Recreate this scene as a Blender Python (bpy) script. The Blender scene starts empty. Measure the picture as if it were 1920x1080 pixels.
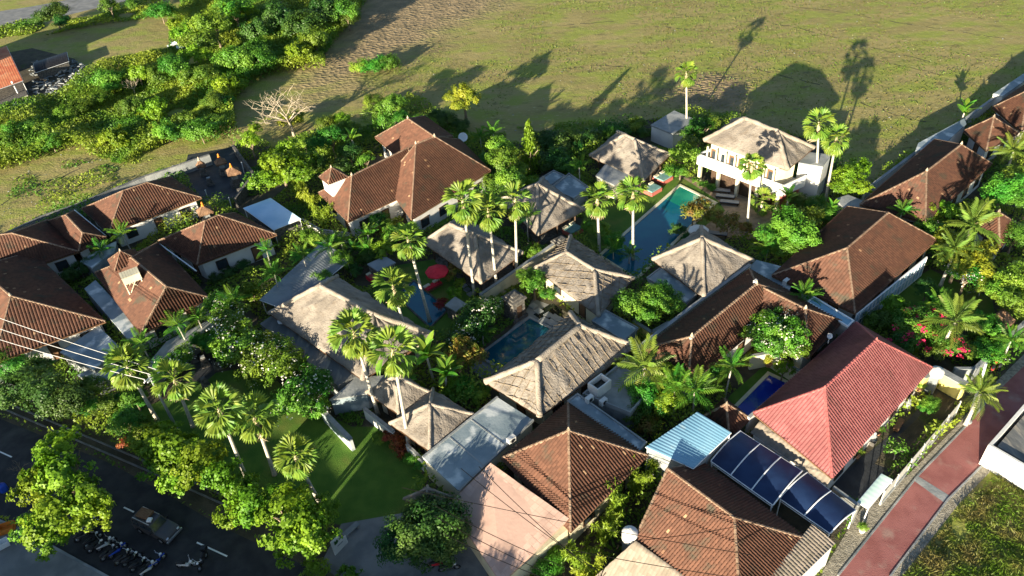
import bpy, math, random
import numpy as np
from mathutils import Vector, Matrix
random.seed(7); RNG = np.random.default_rng(7)
S = bpy.context.scene
COL = S.collection

# ------------------------------------------------------------------ camera
H = 55.0; FPX = 1375.0; DEP = 0.6627; ROLL = -0.0862
_F = np.array([0, math.cos(DEP), -math.sin(DEP)]); _R = np.array([1., 0, 0]); _U = np.cross(_R, _F)
CR = math.cos(ROLL)*_R + math.sin(ROLL)*_U; CU = -math.sin(ROLL)*_R + math.cos(ROLL)*_U
cd = bpy.data.cameras.new('camera'); cam = bpy.data.objects.new('camera', cd); COL.objects.link(cam)
cd.sensor_width = 36; cd.lens = 36*FPX/1920; cd.clip_end = 6000; cd.clip_start = 1
mw = Matrix.Identity(4)
for i in range(3):
    mw[i][0] = CR[i]; mw[i][1] = CU[i]; mw[i][2] = -_F[i]
mw[2][3] = H
cam.matrix_world = mw; S.camera = cam

# ------------------------------------------------------------------ light
AZ = math.radians(60); EL = math.radians(11.5)     # light travels towards azimuth AZ
SD = Vector((math.cos(AZ)*math.cos(EL), math.sin(AZ)*math.cos(EL), -math.sin(EL)))
sl = bpy.data.lights.new('sun', 'SUN'); sl.energy = 5.0; sl.angle = math.radians(0.5); sl.color = (1, .88, .66)
so = bpy.data.objects.new('sun', sl); COL.objects.link(so); so.rotation_euler = SD.to_track_quat('-Z', 'Y').to_euler()
so.location = (-60, -60, 60)
W = bpy.data.worlds.new('World'); S.world = W; W.use_nodes = True
nt = W.node_tree; bg = nt.nodes['Background']; sky = nt.nodes.new('ShaderNodeTexSky'); sky.sky_type = 'NISHITA'
sky.sun_disc = False; sky.sun_elevation = EL; sky.sun_rotation = math.radians(210); sky.air_density = 1.0; sky.dust_density = .6; sky.ozone_density = 2.0
nt.links.new(sky.outputs[0], bg.inputs[0]); bg.inputs[1].default_value = 0.064
S.view_settings.view_transform = 'Standard'; S.view_settings.look = 'None'
S.view_settings.exposure = 1.8; S.view_settings.gamma = 1; S.view_settings.use_curve_mapping = False

# ------------------------------------------------------------------ helpers
def P(px, py, z=0.0):
    """where the sight line through a photo pixel meets the height z"""
    d = _F*FPX + CR*(px-960) - CU*(py-540)
    t = (z-H)/d[2]
    return np.array([d[0]*t, d[1]*t, z])

ORG = {}
EXCL = []          # footprints (xy polygons) kept free of undergrowth
def tag(o, label=None, cat=None, group=None, kind=None):
    if label: o['label'] = label
    if cat: o['category'] = cat
    if group: o['group'] = group
    if kind: o['kind'] = kind
    return o
def thing(name, label, cat, loc=(0, 0, 0), group=None):
    o = bpy.data.objects.new(name, None); COL.objects.link(o); o.empty_display_size = .3
    o.location = [float(c) for c in loc]; ORG[o.name] = np.array(loc, float)
    return tag(o, label, cat, group)

class MB:
    def __init__(s): s.v = []; s.f = []; s.n = 0; s.at = None
    def add(s, vs, fs):
        s.v.extend([tuple(map(float, q)) for q in vs]); s.f.extend([tuple(i+s.n for i in f) for f in fs]); s.n += len(vs); return s
    def prism(s, poly, z0, z1):
        n = len(poly); z0 = [z0]*n if np.isscalar(z0) else z0; z1 = [z1]*n if np.isscalar(z1) else z1
        a = sum(poly[i][0]*poly[(i+1) % n][1]-poly[(i+1) % n][0]*poly[i][1] for i in range(n))
        if a < 0: poly = poly[::-1]; z0 = z0[::-1]; z1 = z1[::-1]
        vs = [(p[0], p[1], z) for p, z in zip(poly, z0)]+[(p[0], p[1], z) for p, z in zip(poly, z1)]
        fs = [tuple(range(n))[::-1], tuple(range(n, 2*n))]+[(i, (i+1) % n, n+(i+1) % n, n+i) for i in range(n)]
        return s.add(vs, fs)
    def box(s, c, sz, rz=0.0):
        hx, hy, hz = sz[0]/2, sz[1]/2, sz[2]/2; ca, sa = math.cos(rz), math.sin(rz)
        return s.prism([(c[0]+x*ca-y*sa, c[1]+x*sa+y*ca) for x, y in ((-hx, -hy), (hx, -hy), (hx, hy), (-hx, hy))], c[2]-hz, c[2]+hz)
    def tube(s, pts, r, n=6, cap=True):
        pts = [np.array(p, float) for p in pts]; m = len(pts); r = [r]*m if np.isscalar(r) else r
        base = s.n; vs = []
        for i, p in enumerate(pts):
            t = pts[min(i+1, m-1)]-pts[max(i-1, 0)]; t /= (np.linalg.norm(t)+1e-9)
            a = np.array([0, 0, 1.]) if abs(t[2]) < .9 else np.array([1., 0, 0])
            x = np.cross(t, a); x /= np.linalg.norm(x); y = np.cross(t, x)
            for k in range(n):
                w = 2*math.pi*k/n; vs.append(p+r[i]*(math.cos(w)*x+math.sin(w)*y))
        fs = [(i*n+k, i*n+(k+1) % n, (i+1)*n+(k+1) % n, (i+1)*n+k) for i in range(m-1) for k in range(n)]
        if cap: fs += [tuple(range(n))[::-1], tuple((m-1)*n+k for k in range(n))]
        return s.add(vs, fs)
    def lathe(s, c, prof, n=10):
        vs = []; m = len(prof)
        for r, z in prof:
            for k in range(n):
                w = 2*math.pi*k/n; vs.append((c[0]+r*math.cos(w), c[1]+r*math.sin(w), c[2]+z))
        fs = [(i*n+k, i*n+(k+1) % n, (i+1)*n+(k+1) % n, (i+1)*n+k) for i in range(m-1) for k in range(n)]
        fs += [tuple(range(n))[::-1], tuple((m-1)*n+k for k in range(n))]
        return s.add(vs, fs)
    def build(s, name, mat, parent=None, smooth=False, label=None, kind=None):
        off = ORG.get(parent.name, np.zeros(3)) if parent else np.zeros(3)
        me = bpy.data.meshes.new(name)
        v = np.array(s.v)-off if s.v else np.zeros((0, 3))
        me.from_pydata(v.tolist(), [], s.f); return link(name, me, mat, parent, smooth, label, kind, off)
def link(name, me, mat, parent=None, smooth=False, label=None, kind=None, off=None):
    if mat is not None and not me.materials: me.materials.append(mat)
    if smooth and len(me.polygons): me.polygons.foreach_set('use_smooth', [True]*len(me.polygons))
    me.update(); o = bpy.data.objects.new(name, me); COL.objects.link(o)
    if parent: o.parent = parent; ORG[o.name] = np.zeros(3) if off is None else off
    return tag(o, label, None, None, kind)
def npmesh(name, V, Q, attr=None):
    """mesh from numpy verts (n,3) and quads (m,4)"""
    me = bpy.data.meshes.new(name); n = len(V); m = len(Q)
    me.vertices.add(n); me.vertices.foreach_set('co', np.asarray(V, np.float32).ravel())
    me.loops.add(4*m); me.loops.foreach_set('vertex_index', np.asarray(Q, np.int32).ravel())
    me.polygons.add(m); me.polygons.foreach_set('loop_start', np.arange(0, 4*m, 4, dtype=np.int32))
    me.update(calc_edges=True)
    if attr is not None:
        a = me.attributes.new('rnd', 'FLOAT', 'FACE'); a.data.foreach_set('value', np.asarray(attr, np.float32))
    me.validate(); return me
def vcopy(o, parent=None):
    c = o.copy(); COL.objects.link(c)
    if parent: c.parent = parent
    return c
def inside(poly, X, Y):
    r = np.zeros(len(X), bool); n = len(poly)
    for i in range(n):
        x0, y0 = poly[i][0], poly[i][1]; x1, y1 = poly[(i+1) % n][0], poly[(i+1) % n][1]
        c = ((y0 > Y) != (y1 > Y)) & (X < (x1-x0)*(Y-y0)/(y1-y0+1e-12)+x0); r ^= c
    return r
def unit(v): v = np.array(v, float); return v/(np.linalg.norm(v)+1e-12)

# ------------------------------------------------------------------ materials
def mat(name, c1, c2=None, scale=1.0, rough=.85, bump=.0, bscale=None, detail=6, c3=None, s3=.2, t3=(.55, .7), spec=.3,
        attr=False, pale=None, trans=0.0, orand=0.0, metal=0.0, stretch=None, world=False):
    m = bpy.data.materials.new(name); m.use_nodes = True; t = m.node_tree; N = t.nodes; L = t.links
    b = N['Principled BSDF']; b.inputs['Roughness'].default_value = rough; b.inputs['Specular IOR Level'].default_value = spec
    b.inputs['Metallic'].default_value = metal
    tc = N.new('ShaderNodeTexCoord'); co = tc.outputs['Object']
    if world: co = N.new('ShaderNodeNewGeometry').outputs['Position']
    if stretch:
        mp = N.new('ShaderNodeMapping'); mp.inputs['Scale'].default_value = stretch[:3]; mp.inputs['Rotation'].default_value = (0, 0, stretch[3]); L.new(co, mp.inputs[0]); co = mp.outputs[0]
    def noise(sc, d=detail):
        n = N.new('ShaderNodeTexNoise'); n.inputs['Scale'].default_value = sc; n.inputs['Detail'].default_value = d; L.new(co, n.inputs['Vector']); return n.outputs['Fac']
    def ramp(fac, a, bb):
        r = N.new('ShaderNodeMapRange'); r.inputs['From Min'].default_value = a; r.inputs['From Max'].default_value = bb; r.interpolation_type = 'SMOOTHSTEP'; L.new(fac, r.inputs['Value']); return r.outputs[0]
    def mix(f, a, bb, ty='MIX'):
        x = N.new('ShaderNodeMix'); x.data_type = 'RGBA'; x.blend_type = ty
        if isinstance(f, float): x.inputs[0].default_value = f
        else: L.new(f, x.inputs[0])
        for k, q in ((6, a), (7, bb)):
            if isinstance(q, tuple): x.inputs[k].default_value = (*q, 1)
            else: L.new(q, x.inputs[k])
        return x.outputs[2]
    c2 = c2 or tuple(min(1, k*1.25) for k in c1)
    if attr:
        at = N.new('ShaderNodeAttribute'); at.attribute_name = 'rnd'; f = at.outputs['Fac']
        col = mix(f, c1, c2)
        col = mix(ramp(noise(scale), .42, .7), col, mix(.35, col, tuple(k*.4 for k in c1)))
        if pale: col = mix(ramp(f, .992, .995), col, pale)
    else:
        col = mix(ramp(noise(scale), .35, .65), c1, c2)
    if c3: col = mix(ramp(noise(s3), *t3), col, c3)
    if orand:
        oi = N.new('ShaderNodeObjectInfo'); hs = N.new('ShaderNodeHueSaturation')
        r1 = N.new('ShaderNodeMapRange'); r1.inputs['To Min'].default_value = .5-orand*.05; r1.inputs['To Max'].default_value = .5+orand*.05; L.new(oi.outputs['Random'], r1.inputs[0])
        r2 = N.new('ShaderNodeMath'); r2.operation = 'MULTIPLY'; r2.inputs[1].default_value = 7.31; L.new(oi.outputs['Random'], r2.inputs[0])
        r3 = N.new('ShaderNodeMath'); r3.operation = 'FRACT'; L.new(r2.outputs[0], r3.inputs[0])
        r4 = N.new('ShaderNodeMapRange'); r4.inputs['To Min'].default_value = 1-orand*.35; r4.inputs['To Max'].default_value = 1+orand*.35; L.new(r3.outputs[0], r4.inputs[0])
        L.new(r1.outputs[0], hs.inputs['Hue']); L.new(r4.outputs[0], hs.inputs['Value']); L.new(col, hs.inputs['Color']); col = hs.outputs[0]
    L.new(col, b.inputs['Base Color'])
    if bump:
        bn = N.new('ShaderNodeBump'); bn.inputs['Strength'].default_value = min(1, bump); bn.inputs['Distance'].default_value = .12*max(1, bump)
        L.new(noise(bscale or scale*6, 4), bn.inputs['Height']); L.new(bn.outputs[0], b.inputs['Normal'])
    if trans:
        tr = N.new('ShaderNodeBsdfTranslucent'); L.new(col, tr.inputs[0]); ms = N.new('ShaderNodeMixShader'); ms.inputs[0].default_value = trans
        L.new(b.outputs[0], ms.inputs[1]); L.new(tr.outputs[0], ms.inputs[2]); L.new(ms.outputs[0], N['Material Output'].inputs[0])
    m['c'] = 1
    return m
M = {}
M['tile'] = mat('brown clay tile', (.074, .033, .021), (.115, .052, .033), .35, .8, attr=True, pale=(.28, .17, .1), c3=(.05, .043, .03), s3=.7, t3=(.56, .74))
M['tile2'] = mat('dark clay tile', (.066, .029, .019), (.105, .047, .029), .35, .8, attr=True, pale=(.24, .15, .09), c3=(.045, .04, .028), s3=.7, t3=(.54, .72))
M['tilered'] = mat('red painted tile', (.195, .06, .064), (.245, .086, .088), .25, .7, attr=True, c3=(.135, .05, .05), s3=.55, t3=(.55, .75))
M['tilegrey'] = mat('grey clay tile', (.17, .145, .115), (.24, .2, .165), .4, .85, attr=True)
M['cap'] = mat('ridge cap clay', (.16, .10, .065), (.26, .18, .125), 2, .85, .3)
M['capred'] = mat('ridge cap red', (.3, .08, .08), (.36, .11, .1), 2, .7, .2)
M['finial'] = mat('finial stone', (.35, .28, .2), (.45, .38, .3), 4, .9, .3)
M['thatch'] = mat('weathered thatch', (.16, .138, .117), (.25, .218, .186), .45, .95, .9, 5, c3=(.14, .115, .092), s3=1.2, t3=(.52, .75))
M['thatchb'] = mat('brown thatch', (.16, .09, .055), (.25, .15, .09), 1.5, .95, .8, 9)
M['roll'] = mat('thatch ridge roll', (.235, .2, .162), (.32, .275, .228), 1.2, .95, .8, 8)
M['white'] = mat('white plaster', (.58, .57, .55), (.68, .67, .64), .5, .8, .1, c3=(.5, .48, .42), s3=.9, t3=(.6, .8))
M['cream'] = mat('cream plaster', (.55, .5, .36), (.66, .6, .44), .5, .85, .15, c3=(.36, .33, .24), s3=.7, t3=(.55, .8))
M['yellow'] = mat('yellow plaster', (.7, .58, .16), (.75, .62, .2), .6, .8, .1)
M['conc'] = mat('grey concrete', (.2, .215, .22), (.3, .31, .31), .6, .85, .3, 5, c3=(.16, .18, .19), s3=.35, t3=(.5, .65))
M['concd'] = mat('mossy dark concrete', (.10, .105, .105), (.17, .17, .165), .8, .9, .5, 4, c3=(.24, .22, .19), s3=1.4, t3=(.56, .66), stretch=(1, .25, 1, .7))
M['concb'] = mat('bluish screed', (.17, .22, .25), (.26, .31, .335), .5, .6, .2, 5, c3=(.5, .53, .53), s3=.34, t3=(.5, .58))
M['stone'] = mat('dark carved stone', (.07, .065, .06), (.15, .14, .125), 3, .95, .6)
M['wood'] = mat('brown wood', (.12, .06, .03), (.2, .11, .06), 3, .7, .2, stretch=(1, 6, 6, 0))
M['deck'] = mat('timber deck', (.2, .15, .1), (.3, .23, .16), 1.5, .8, .3)
M['pinkslab'] = mat('pink terracotta', (.45, .3, .245), (.55, .38, .31), .5, .85, .15, attr=True)
M['asphalt'] = mat('asphalt', (.022, .023, .026), (.04, .04, .042), .7, .8, .3, 20, c3=(.062, .062, .06), s3=.22, world=True)
M['pave'] = mat('grey paving', (.15, .155, .16), (.23, .23, .225), .5, .85, .3, 6, c3=(.11, .115, .11), s3=.25, world=True)
M['gravel'] = mat('stony verge', (.2, .18, .14), (.33, .3, .24), 3, .95, .9, 9, world=True)
M['paint'] = mat('road paint', (.7, .7, .66), (.8, .8, .78), 3, .7)
M['slate'] = mat('dark slate paving', (.022, .025, .03), (.04, .044, .05), .6, .6, .3, 5, world=True)  # darkened past plain slate to put the patio's shade into its colour
M['fence'] = mat('weathered fence paint', (.36, .36, .33), (.48, .48, .45), .8, .7, .2, 8)
M['lawn'] = mat('lawn', (.05, .125, .012), (.085, .165, .02), .5, .9, .6, 12, c3=(.13, .15, .03), s3=.22, t3=(.5, .7), world=True)
M['soil'] = mat('garden soil', (.05, .045, .03), (.09, .075, .05), .6, .95, .6, 5, c3=(.05, .07, .02), s3=.3, world=True)
M['lane'] = mat('red lane pavers', (.24, .085, .078), (.31, .12, .11), .45, .85, .25, 14, c3=(.32, .2, .17), s3=.5, t3=(.54, .74), world=True)
M['bark'] = mat('palm bark', (.36, .33, .28), (.5, .47, .4), 2, .9, .4, stretch=(1, 1, 5, 0))
M['bark2'] = mat('tree bark', (.16, .12, .08), (.26, .21, .15), 3, .9, .5)
M['barew'] = mat('bleached bark', (.3, .25, .18), (.4, .34, .26), 3, .9, .3)
M['metalw'] = mat('white steel', (.7, .72, .74), (.8, .8, .8), 1, .45, spec=.5)
M['navy'] = mat('navy canopy sheet', (.008, .02, .065), (.014, .034, .095), .6, .5, spec=.35, c3=(.03, .055, .11), s3=.3)
M['bluesheet'] = mat('blue metal sheet', (.16, .33, .46), (.21, .39, .52), .4, .5, spec=.5, c3=(.3, .42, .48), s3=.8, t3=(.62, .75))
M['poly'] = mat('pale blue sheet', (.36, .56, .74), (.5, .68, .84), .3, .18, spec=.6)
M['mint'] = mat('mint sheet', (.42, .56, .52), (.5, .63, .58), .6, .6)
M['greysheet'] = mat('grey corrugated sheet', (.18, .2, .22), (.26, .28, .3), .4, .6)
M['rust'] = mat('rusty sheet', (.42, .12, .06), (.5, .2, .1), .4, .7, c3=(.5, .26, .16), s3=.5)
M['glass'] = mat('window glass', (.02, .03, .04), (.04, .05, .06), 1, .1, spec=.8)
M['dark'] = mat('dark timber frame', (.05, .03, .02), (.08, .05, .03), 3, .7)
M['red'] = mat('red fabric', (.55, .02, .035), (.65, .03, .05), 2, .8)
M['redw'] = mat('red painted plinth', (.38, .09, .08), (.45, .13, .1), 2, .8)
M['teal'] = mat('teal cushion', (.12, .25, .25), (.18, .32, .3), 2, .9)
M['black'] = mat('black plastic', (.012, .012, .014), (.025, .025, .028), 2, .4)
M['rubber'] = mat('tyre rubber', (.012, .012, .012), (.02, .02, .02), 3, .9)
M['chrome'] = mat('bright metal', (.6, .6, .62), (.7, .7, .72), 2, .3, metal=.8)
M['orange'] = mat('orange plastic', (.65, .2, .02), (.7, .25, .04), 2, .5)
M['blueplas'] = mat('blue plastic', (.02, .06, .4), (.03, .1, .5), 2, .4)
M['terracotta'] = mat('terracotta pot', (.4, .2, .12), (.5, .27, .17), 3, .85)
M['carpaint'] = mat('dark car paint', (.05, .05, .055), (.07, .06, .055), 1, .3, spec=.6)
M['wire'] = mat('cable', (.006, .006, .006), (.01, .01, .01), 2, 1.0, spec=.0)
M['wirel'] = mat('bright cable', (.42, .42, .42), (.5, .5, .5), 2, .5)
# leaves
def leafmat(name, a, b, tr=.3, orand=.5, rough=.5, scale=.5):
    tr = tr+.08
    return mat(name, a, b, scale, rough, trans=tr, orand=orand, spec=.35)
M['fan'] = leafmat('fan palm leaf', (.10, .2, .022), (.22, .3, .034), .25, .5)
M['feather'] = leafmat('feather palm leaf', (.075, .22, .022), (.16, .31, .034), .35, .7)
M['coco'] = leafmat('coconut palm leaf', (.12, .2, .028), (.2, .27, .04), .3, .5)
M['broad'] = leafmat('green leaf', (.06, .165, .016), (.15, .27, .028), .3, .9)
M['bright'] = leafmat('fresh green leaf', (.08, .22, .02), (.19, .34, .034), .3, .7)
M['lime'] = leafmat('lime leaf', (.13, .26, .014), (.24, .37, .022), .35, .5)
M['darkleaf'] = leafmat('deep green leaf', (.03, .10, .016), (.085, .175, .026), .25, .6)  # deep green that also carries shade in its colour for shaded plants
M['yellowleaf'] = leafmat('yellow leaf', (.2, .26, .02), (.34, .36, .03), .35, .15)
M['bamboo'] = leafmat('bamboo leaf', (.2, .3, .022), (.33, .38, .035), .35, .4)
M['croton'] = leafmat('croton leaf', (.27, .15, .04), (.2, .25, .03), .3, .3, scale=1.5)
M['crotonr'] = leafmat('red cordyline leaf', (.3, .05, .03), (.35, .12, .04), .3, .5, scale=1.5)
M['flower'] = mat('white blossom', (.75, .72, .6), (.8, .78, .7), 3, .7, trans=.2)
M['bougain'] = mat('magenta bract', (.62, .02, .08), (.7, .04, .14), 3, .7, trans=.3)
M['thicket'] = leafmat('thicket leaf', (.07, .19, .016), (.25, .32, .03), .3, .0, scale=.09)
M['scrub'] = leafmat('dry scrub blade', (.11, .2, .015), (.19, .16, .05), .3, .0, scale=.5)
M['drytwig'] = mat('dry twig', (.3, .24, .15), (.42, .34, .22), 1, .9)

def watermat(name, a, b, sc):
    m = mat(name, a, b, sc, .06, spec=.5, world=True); n = m.node_tree.nodes; l = m.node_tree.links
    bn = n.new('ShaderNodeBump'); bn.inputs['Strength'].default_value = .2; nz = n.new('ShaderNodeTexNoise'); nz.inputs['Scale'].default_value = 2.2
    g = n.new('ShaderNodeNewGeometry'); l.new(g.outputs[0], nz.inputs['Vector']); l.new(nz.outputs['Fac'], bn.inputs['Height']); l.new(bn.outputs[0], n['Principled BSDF'].inputs['Normal'])
    return m
M['water'] = watermat('pool water blue', (.004, .085, .15), (.008, .12, .17), .25)
M['waterd'] = watermat('pool water deep', (.006, .07, .11), (.01, .1, .13), .3)
M['waterb'] = watermat('pool water ultramarine', (.006, .02, .28), (.01, .035, .34), .4)
M['waterg'] = watermat('pool water green', (.012, .19, .14), (.03, .26, .17), .4)
M['pond'] = watermat('pond water', (.01, .015, .012), (.015, .02, .016), .4)
# ground: meadow, cracked mud and bare patches by world position
def groundmat():
    m = mat('meadow', (.235, .198, .068), (.29, .24, .09), .05, .95, world=True, stretch=(1, 2.2, 1, .25)); t = m.node_tree; N = t.nodes; L = t.links
    b = N['Principled BSDF']; base = b.inputs['Base Color'].links[0].from_socket
    g = N.new('ShaderNodeNewGeometry').outputs['Position']; sp = N.new('ShaderNodeSeparateXYZ'); L.new(g, sp.inputs[0])
    def noise(sc, d=5, co=g):
        n = N.new('ShaderNodeTexNoise'); n.inputs['Scale'].default_value = sc; n.inputs['Detail'].default_value = d; L.new(co, n.inputs['Vector']); return n.outputs['Fac']
    def mr(f, a, c):
        r = N.new('ShaderNodeMapRange'); r.interpolation_type = 'SMOOTHSTEP'; r.inputs[1].default_value = a; r.inputs[2].default_value = c; L.new(f, r.inputs[0]); return r.outputs[0]
    def ma(op, a, c):
        x = N.new('ShaderNodeMath'); x.operation = op
        for k, q in ((0, a), (1, c)):
            if isinstance(q, (int, float)): x.inputs[k].default_value = q
            else: L.new(q, x.inputs[k])
        return x.outputs[0]
    def mix(f, a, c):
        x = N.new('ShaderNodeMix'); x.data_type = 'RGBA'; L.new(f, x.inputs[0])
        for k, q in ((6, a), (7, c)):
            if isinstance(q, tuple): x.inputs[k].default_value = (*q, 1)
            else: L.new(q, x.inputs[k])
        return x.outputs[2]
    mp = N.new('ShaderNodeMapping'); mp.inputs['Scale'].default_value = (.75, 1.35, 1); mp.inputs['Rotation'].default_value = (0, 0, .25); L.new(g, mp.inputs[0])
    grass = mix(mr(noise(.16, 7, mp.outputs[0]), .42, .62), base, (.225, .25, .045))
    grass = mix(mr(noise(1.5, 6, mp.outputs[0]), .58, .72), grass, (.36, .33, .16)); grass = mix(mr(noise(.45, 8, mp.outputs[0]), .56, .72), grass, (.16, .14, .05))
    # cracked mud beyond the line from the thicket to the far corner
    a0 = P(620, 175); a1 = P(960, 0); d = unit(a1-a0); n = np.array([-d[1], d[0]])
    s = ma('ADD', ma('MULTIPLY', sp.outputs[0], float(n[0])), ma('MULTIPLY', sp.outputs[1], float(n[1])))
    s = ma('SUBTRACT', s, float(n@a0[:2])); s = ma('ADD', s, ma('MULTIPLY', ma('SUBTRACT', noise(.06), .5), 22))
    mask = mr(s, -9, 9)
    c0 = P(560, 215); c1 = P(690, -20); d2 = unit(c1-c0); n2 = np.array([d2[1], -d2[0]])
    s2 = ma('ADD', ma('MULTIPLY', sp.outputs[0], float(n2[0])), ma('MULTIPLY', sp.outputs[1], float(n2[1]))); s2 = ma('SUBTRACT', s2, float(n2@c0[:2])); s2 = ma('ADD', s2, ma('MULTIPLY', ma('SUBTRACT', noise(.09), .5), 18))
    mask = ma('MULTIPLY', mask, mr(s2, -9, 6))
    mp2 = N.new('ShaderNodeMapping'); mp2.inputs['Scale'].default_value = (1, 1.5, 1); mp2.inputs['Rotation'].default_value = (0, 0, -.4); L.new(g, mp2.inputs[0])
    vo = N.new('ShaderNodeTexVoronoi'); vo.inputs['Scale'].default_value = 1.15; L.new(mp2.outputs[0], vo.inputs['Vector'])
    mud = mix(mr(noise(.3, 6), .4, .62), (.19, .145, .08), (.27, .2, .11))
    p0 = P(1340, 170); dx = ma('SUBTRACT', sp.outputs[0], float(p0[0])); dy = ma('SUBTRACT', sp.outputs[1], float(p0[1]))
    rr = ma('SQRT', ma('ADD', ma('MULTIPLY', dx, dx), ma('MULTIPLY', dy, dy)), 0); rr = ma('ADD', rr, ma('MULTIPLY', noise(.12), 12))
    mask2 = ma('SUBTRACT', 1.0, mr(rr, 11, 16))
    mm = ma('MAXIMUM', mask, mask2)
    L.new(mix(mm, grass, mud), b.inputs['Base Color'])
    hgt = ma('ADD', ma('MULTIPLY', ma('MULTIPLY', vo.outputs['Distance'], mm), 1.6), ma('ADD', ma('MULTIPLY', noise(3.0, 5), .45), ma('MULTIPLY', noise(.55, 3), .6)))
    bn = N.new('ShaderNodeBump'); bn.inputs['Strength'].default_value = .75; bn.inputs['Distance'].default_value = .3; L.new(hgt, bn.inputs['Height']); L.new(bn.outputs[0], b.inputs['Normal'])
    return m
M['ground'] = groundmat()

# ------------------------------------------------------------------ setting: ground, roads, lawns, water
def sheet(name, pts, z, m, th=None, kind='structure', excl=True):
    b = MB(); q = [P(*p, z)[:2] if len(p) == 2 else p[:2] for p in pts]
    if excl: EXCL.append(q)
    n = len(q); a = sum(q[i][0]*q[(i+1) % n][1]-q[(i+1) % n][0]*q[i][1] for i in range(n))
    if a < 0: q = q[::-1]
    if th: b.prism(q, z-th, z)
    else: b.add([(x, y, z) for x, y in q], [tuple(range(n))])
    return b.build(name, m, kind=kind)
gb = MB(); gb.add([(-3000, -600, 0), (3000, -600, 0), (3000, 4000, 0), (-3000, 4000, 0)], [(0, 1, 2, 3)]); gb.build('ground', M['ground'], kind='structure')
soil = [(-500, 560), (0, 440), (150, 385), (390, 297), (455, 262), (560, 290), (690, 235), (900, 262), (1000, 270), (1120, 245), (1225, 222), (1330, 214), (1520, 262), (1625, 350), (1800, 232), (1920, 148), (2150, 10),
        (2500, 500), (1920, 690), (1560, 1090), (1300, 1500), (400, 1500), (-600, 1100)]
sheet('garden_soil', soil, .004, M['soil'], excl=False)
sheet('road', [(-500, 610), (0, 785), (205, 868), (315, 928), (420, 990), (640, 1092), (900, 1230), (800, 1500), (250, 1250), (60, 1000), (-100, 930), (-500, 770)], .010, M['asphalt'])
pv = [(-500, 800), (-60, 955), (60, 1003), (88, 1022), (215, 1092), (420, 1230), (300, 1600), (-700, 1300)]
sheet('pavement', pv, .13, M['pave'], th=.13)
b = MB(); kp = [P(*p, .13) for p in pv[:6]]
for a, c in zip(kp[:-1], kp[1:]):
    n = unit([-(c-a)[1], (c-a)[0], 0]); b.prism([a[:2]+n[:2]*.004, c[:2]+n[:2]*.004, c[:2]+n[:2]*.22, a[:2]+n[:2]*.22], 0, .145)
b.build('kerb', M['conc'], kind='structure')
vg = [(-500, 575), (0, 750), (205, 832), (330, 895), (440, 950), (600, 1020), (640, 1092), (420, 988), (315, 926), (205, 866), (0, 783), (-500, 608)]
sheet('verge', vg, .016, M['soil'], excl=True)
b = MB()
dr = [P(*p, .1) for p in [(0, 765), (198, 850), (325, 905), (430, 952), (520, 990)]]
for a, c in zip(dr[:-1], dr[1:]):
    n = unit([-(c-a)[1], (c-a)[0], 0])
    for o_ in (.0, .75): b.prism([(a+n*o_)[:2], (c+n*o_)[:2], (c+n*(o_+.15))[:2], (a+n*(o_+.15))[:2]], 0, .16)
b.build('drain_kerb', M['concd'], kind='structure')
b = MB()
for a, c in [((-20, 838), (22, 857)), ((75, 880), (118, 900)), ((232, 951), (251, 960)), ((369, 1017), (426, 1043)), ((545, 1100), (610, 1135))]:
    A = P(*a, .016); C_ = P(*c, .016); d = unit(C_-A); n = np.array([-d[1], d[0], 0])*.07
    b.add([A-n, C_-n, C_+n, A+n], [(0, 1, 2, 3)])
b.build('road_marking', M['paint'], kind='structure')
sheet('lawn', [(390, 702), (455, 690), (520, 715), (600, 770), (660, 800), (705, 800), (760, 850), (800, 900), (760, 962), (640, 985), (560, 960), (400, 900), (250, 850), (230, 780), (330, 740)], .012, M['lawn'])
sheet('driveway', [(640, 982), (765, 960), (850, 960), (900, 1040), (960, 1200), (700, 1130), (600, 1060)], .02, M['pave'])
sheet('lane', [(1480, 1200), (1573, 1080), (1722, 893), (1812, 800), (1862, 742), (2010, 600), (2060, 640), (1925, 785), (1777, 934), (1667, 1080), (1590, 1200)], .02, M['lane'])
sheet('lane_edging', [(1440, 1200), (1540, 1080), (1700, 893), (1795, 797), (1848, 735), (1995, 590), (2075, 650), (1945, 795), (1800, 942), (1690, 1082), (1620, 1200)], .014, M['gravel'], excl=True)
sheet('lane_crossing_band', [(1712, 900), (1722, 893), (1780, 929), (1770, 942)], .024, M['conc'], excl=False)
for k, pts in enumerate(([(1573, 1080), (1722, 893), (1812, 800), (1862, 742)], [(1667, 1080), (1777, 934), (1862, 850), (1925, 785)])):
    b = MB(); q = [P(*p, .1) for p in pts]
    for a, c in zip(q[:-1], q[1:]):
        n = unit([-(c-a)[1], (c-a)[0], 0])*(.14 if k == 0 else -.14); b.prism([a[:2], c[:2], (c+n)[:2], (a+n)[:2]], 0, .1)
    b.build('lane_kerb', M['conc'], kind='structure')
sheet('forecourt', [(1540, 1075), (1610, 960), (1650, 915), (1702, 893), (1560, 1080)], .028, M['gravel'])
sheet('patio', [(1560, 905), (1700, 790), (1770, 715), (1800, 745), (1655, 900), (1620, 955)], .016, M['slate'])
sheet('planting_bed', [(1655, 845), (1720, 785), (1760, 735), (1795, 752), (1672, 880), (1640, 870)], .022, M['soil'], excl=False)
sheet('pool_garden', [(1255, 330), (1345, 345), (1400, 420), (1300, 440), (1220, 500), (1150, 500), (1080, 440), (1100, 395), (1190, 380)], .012, M['lawn'])
sheet('pool_deck', [(1275, 330), (1310, 340), (1400, 358), (1450, 400), (1440, 450), (1300, 440), (1360, 395), (1345, 375)], .018, M['deck'])
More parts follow.
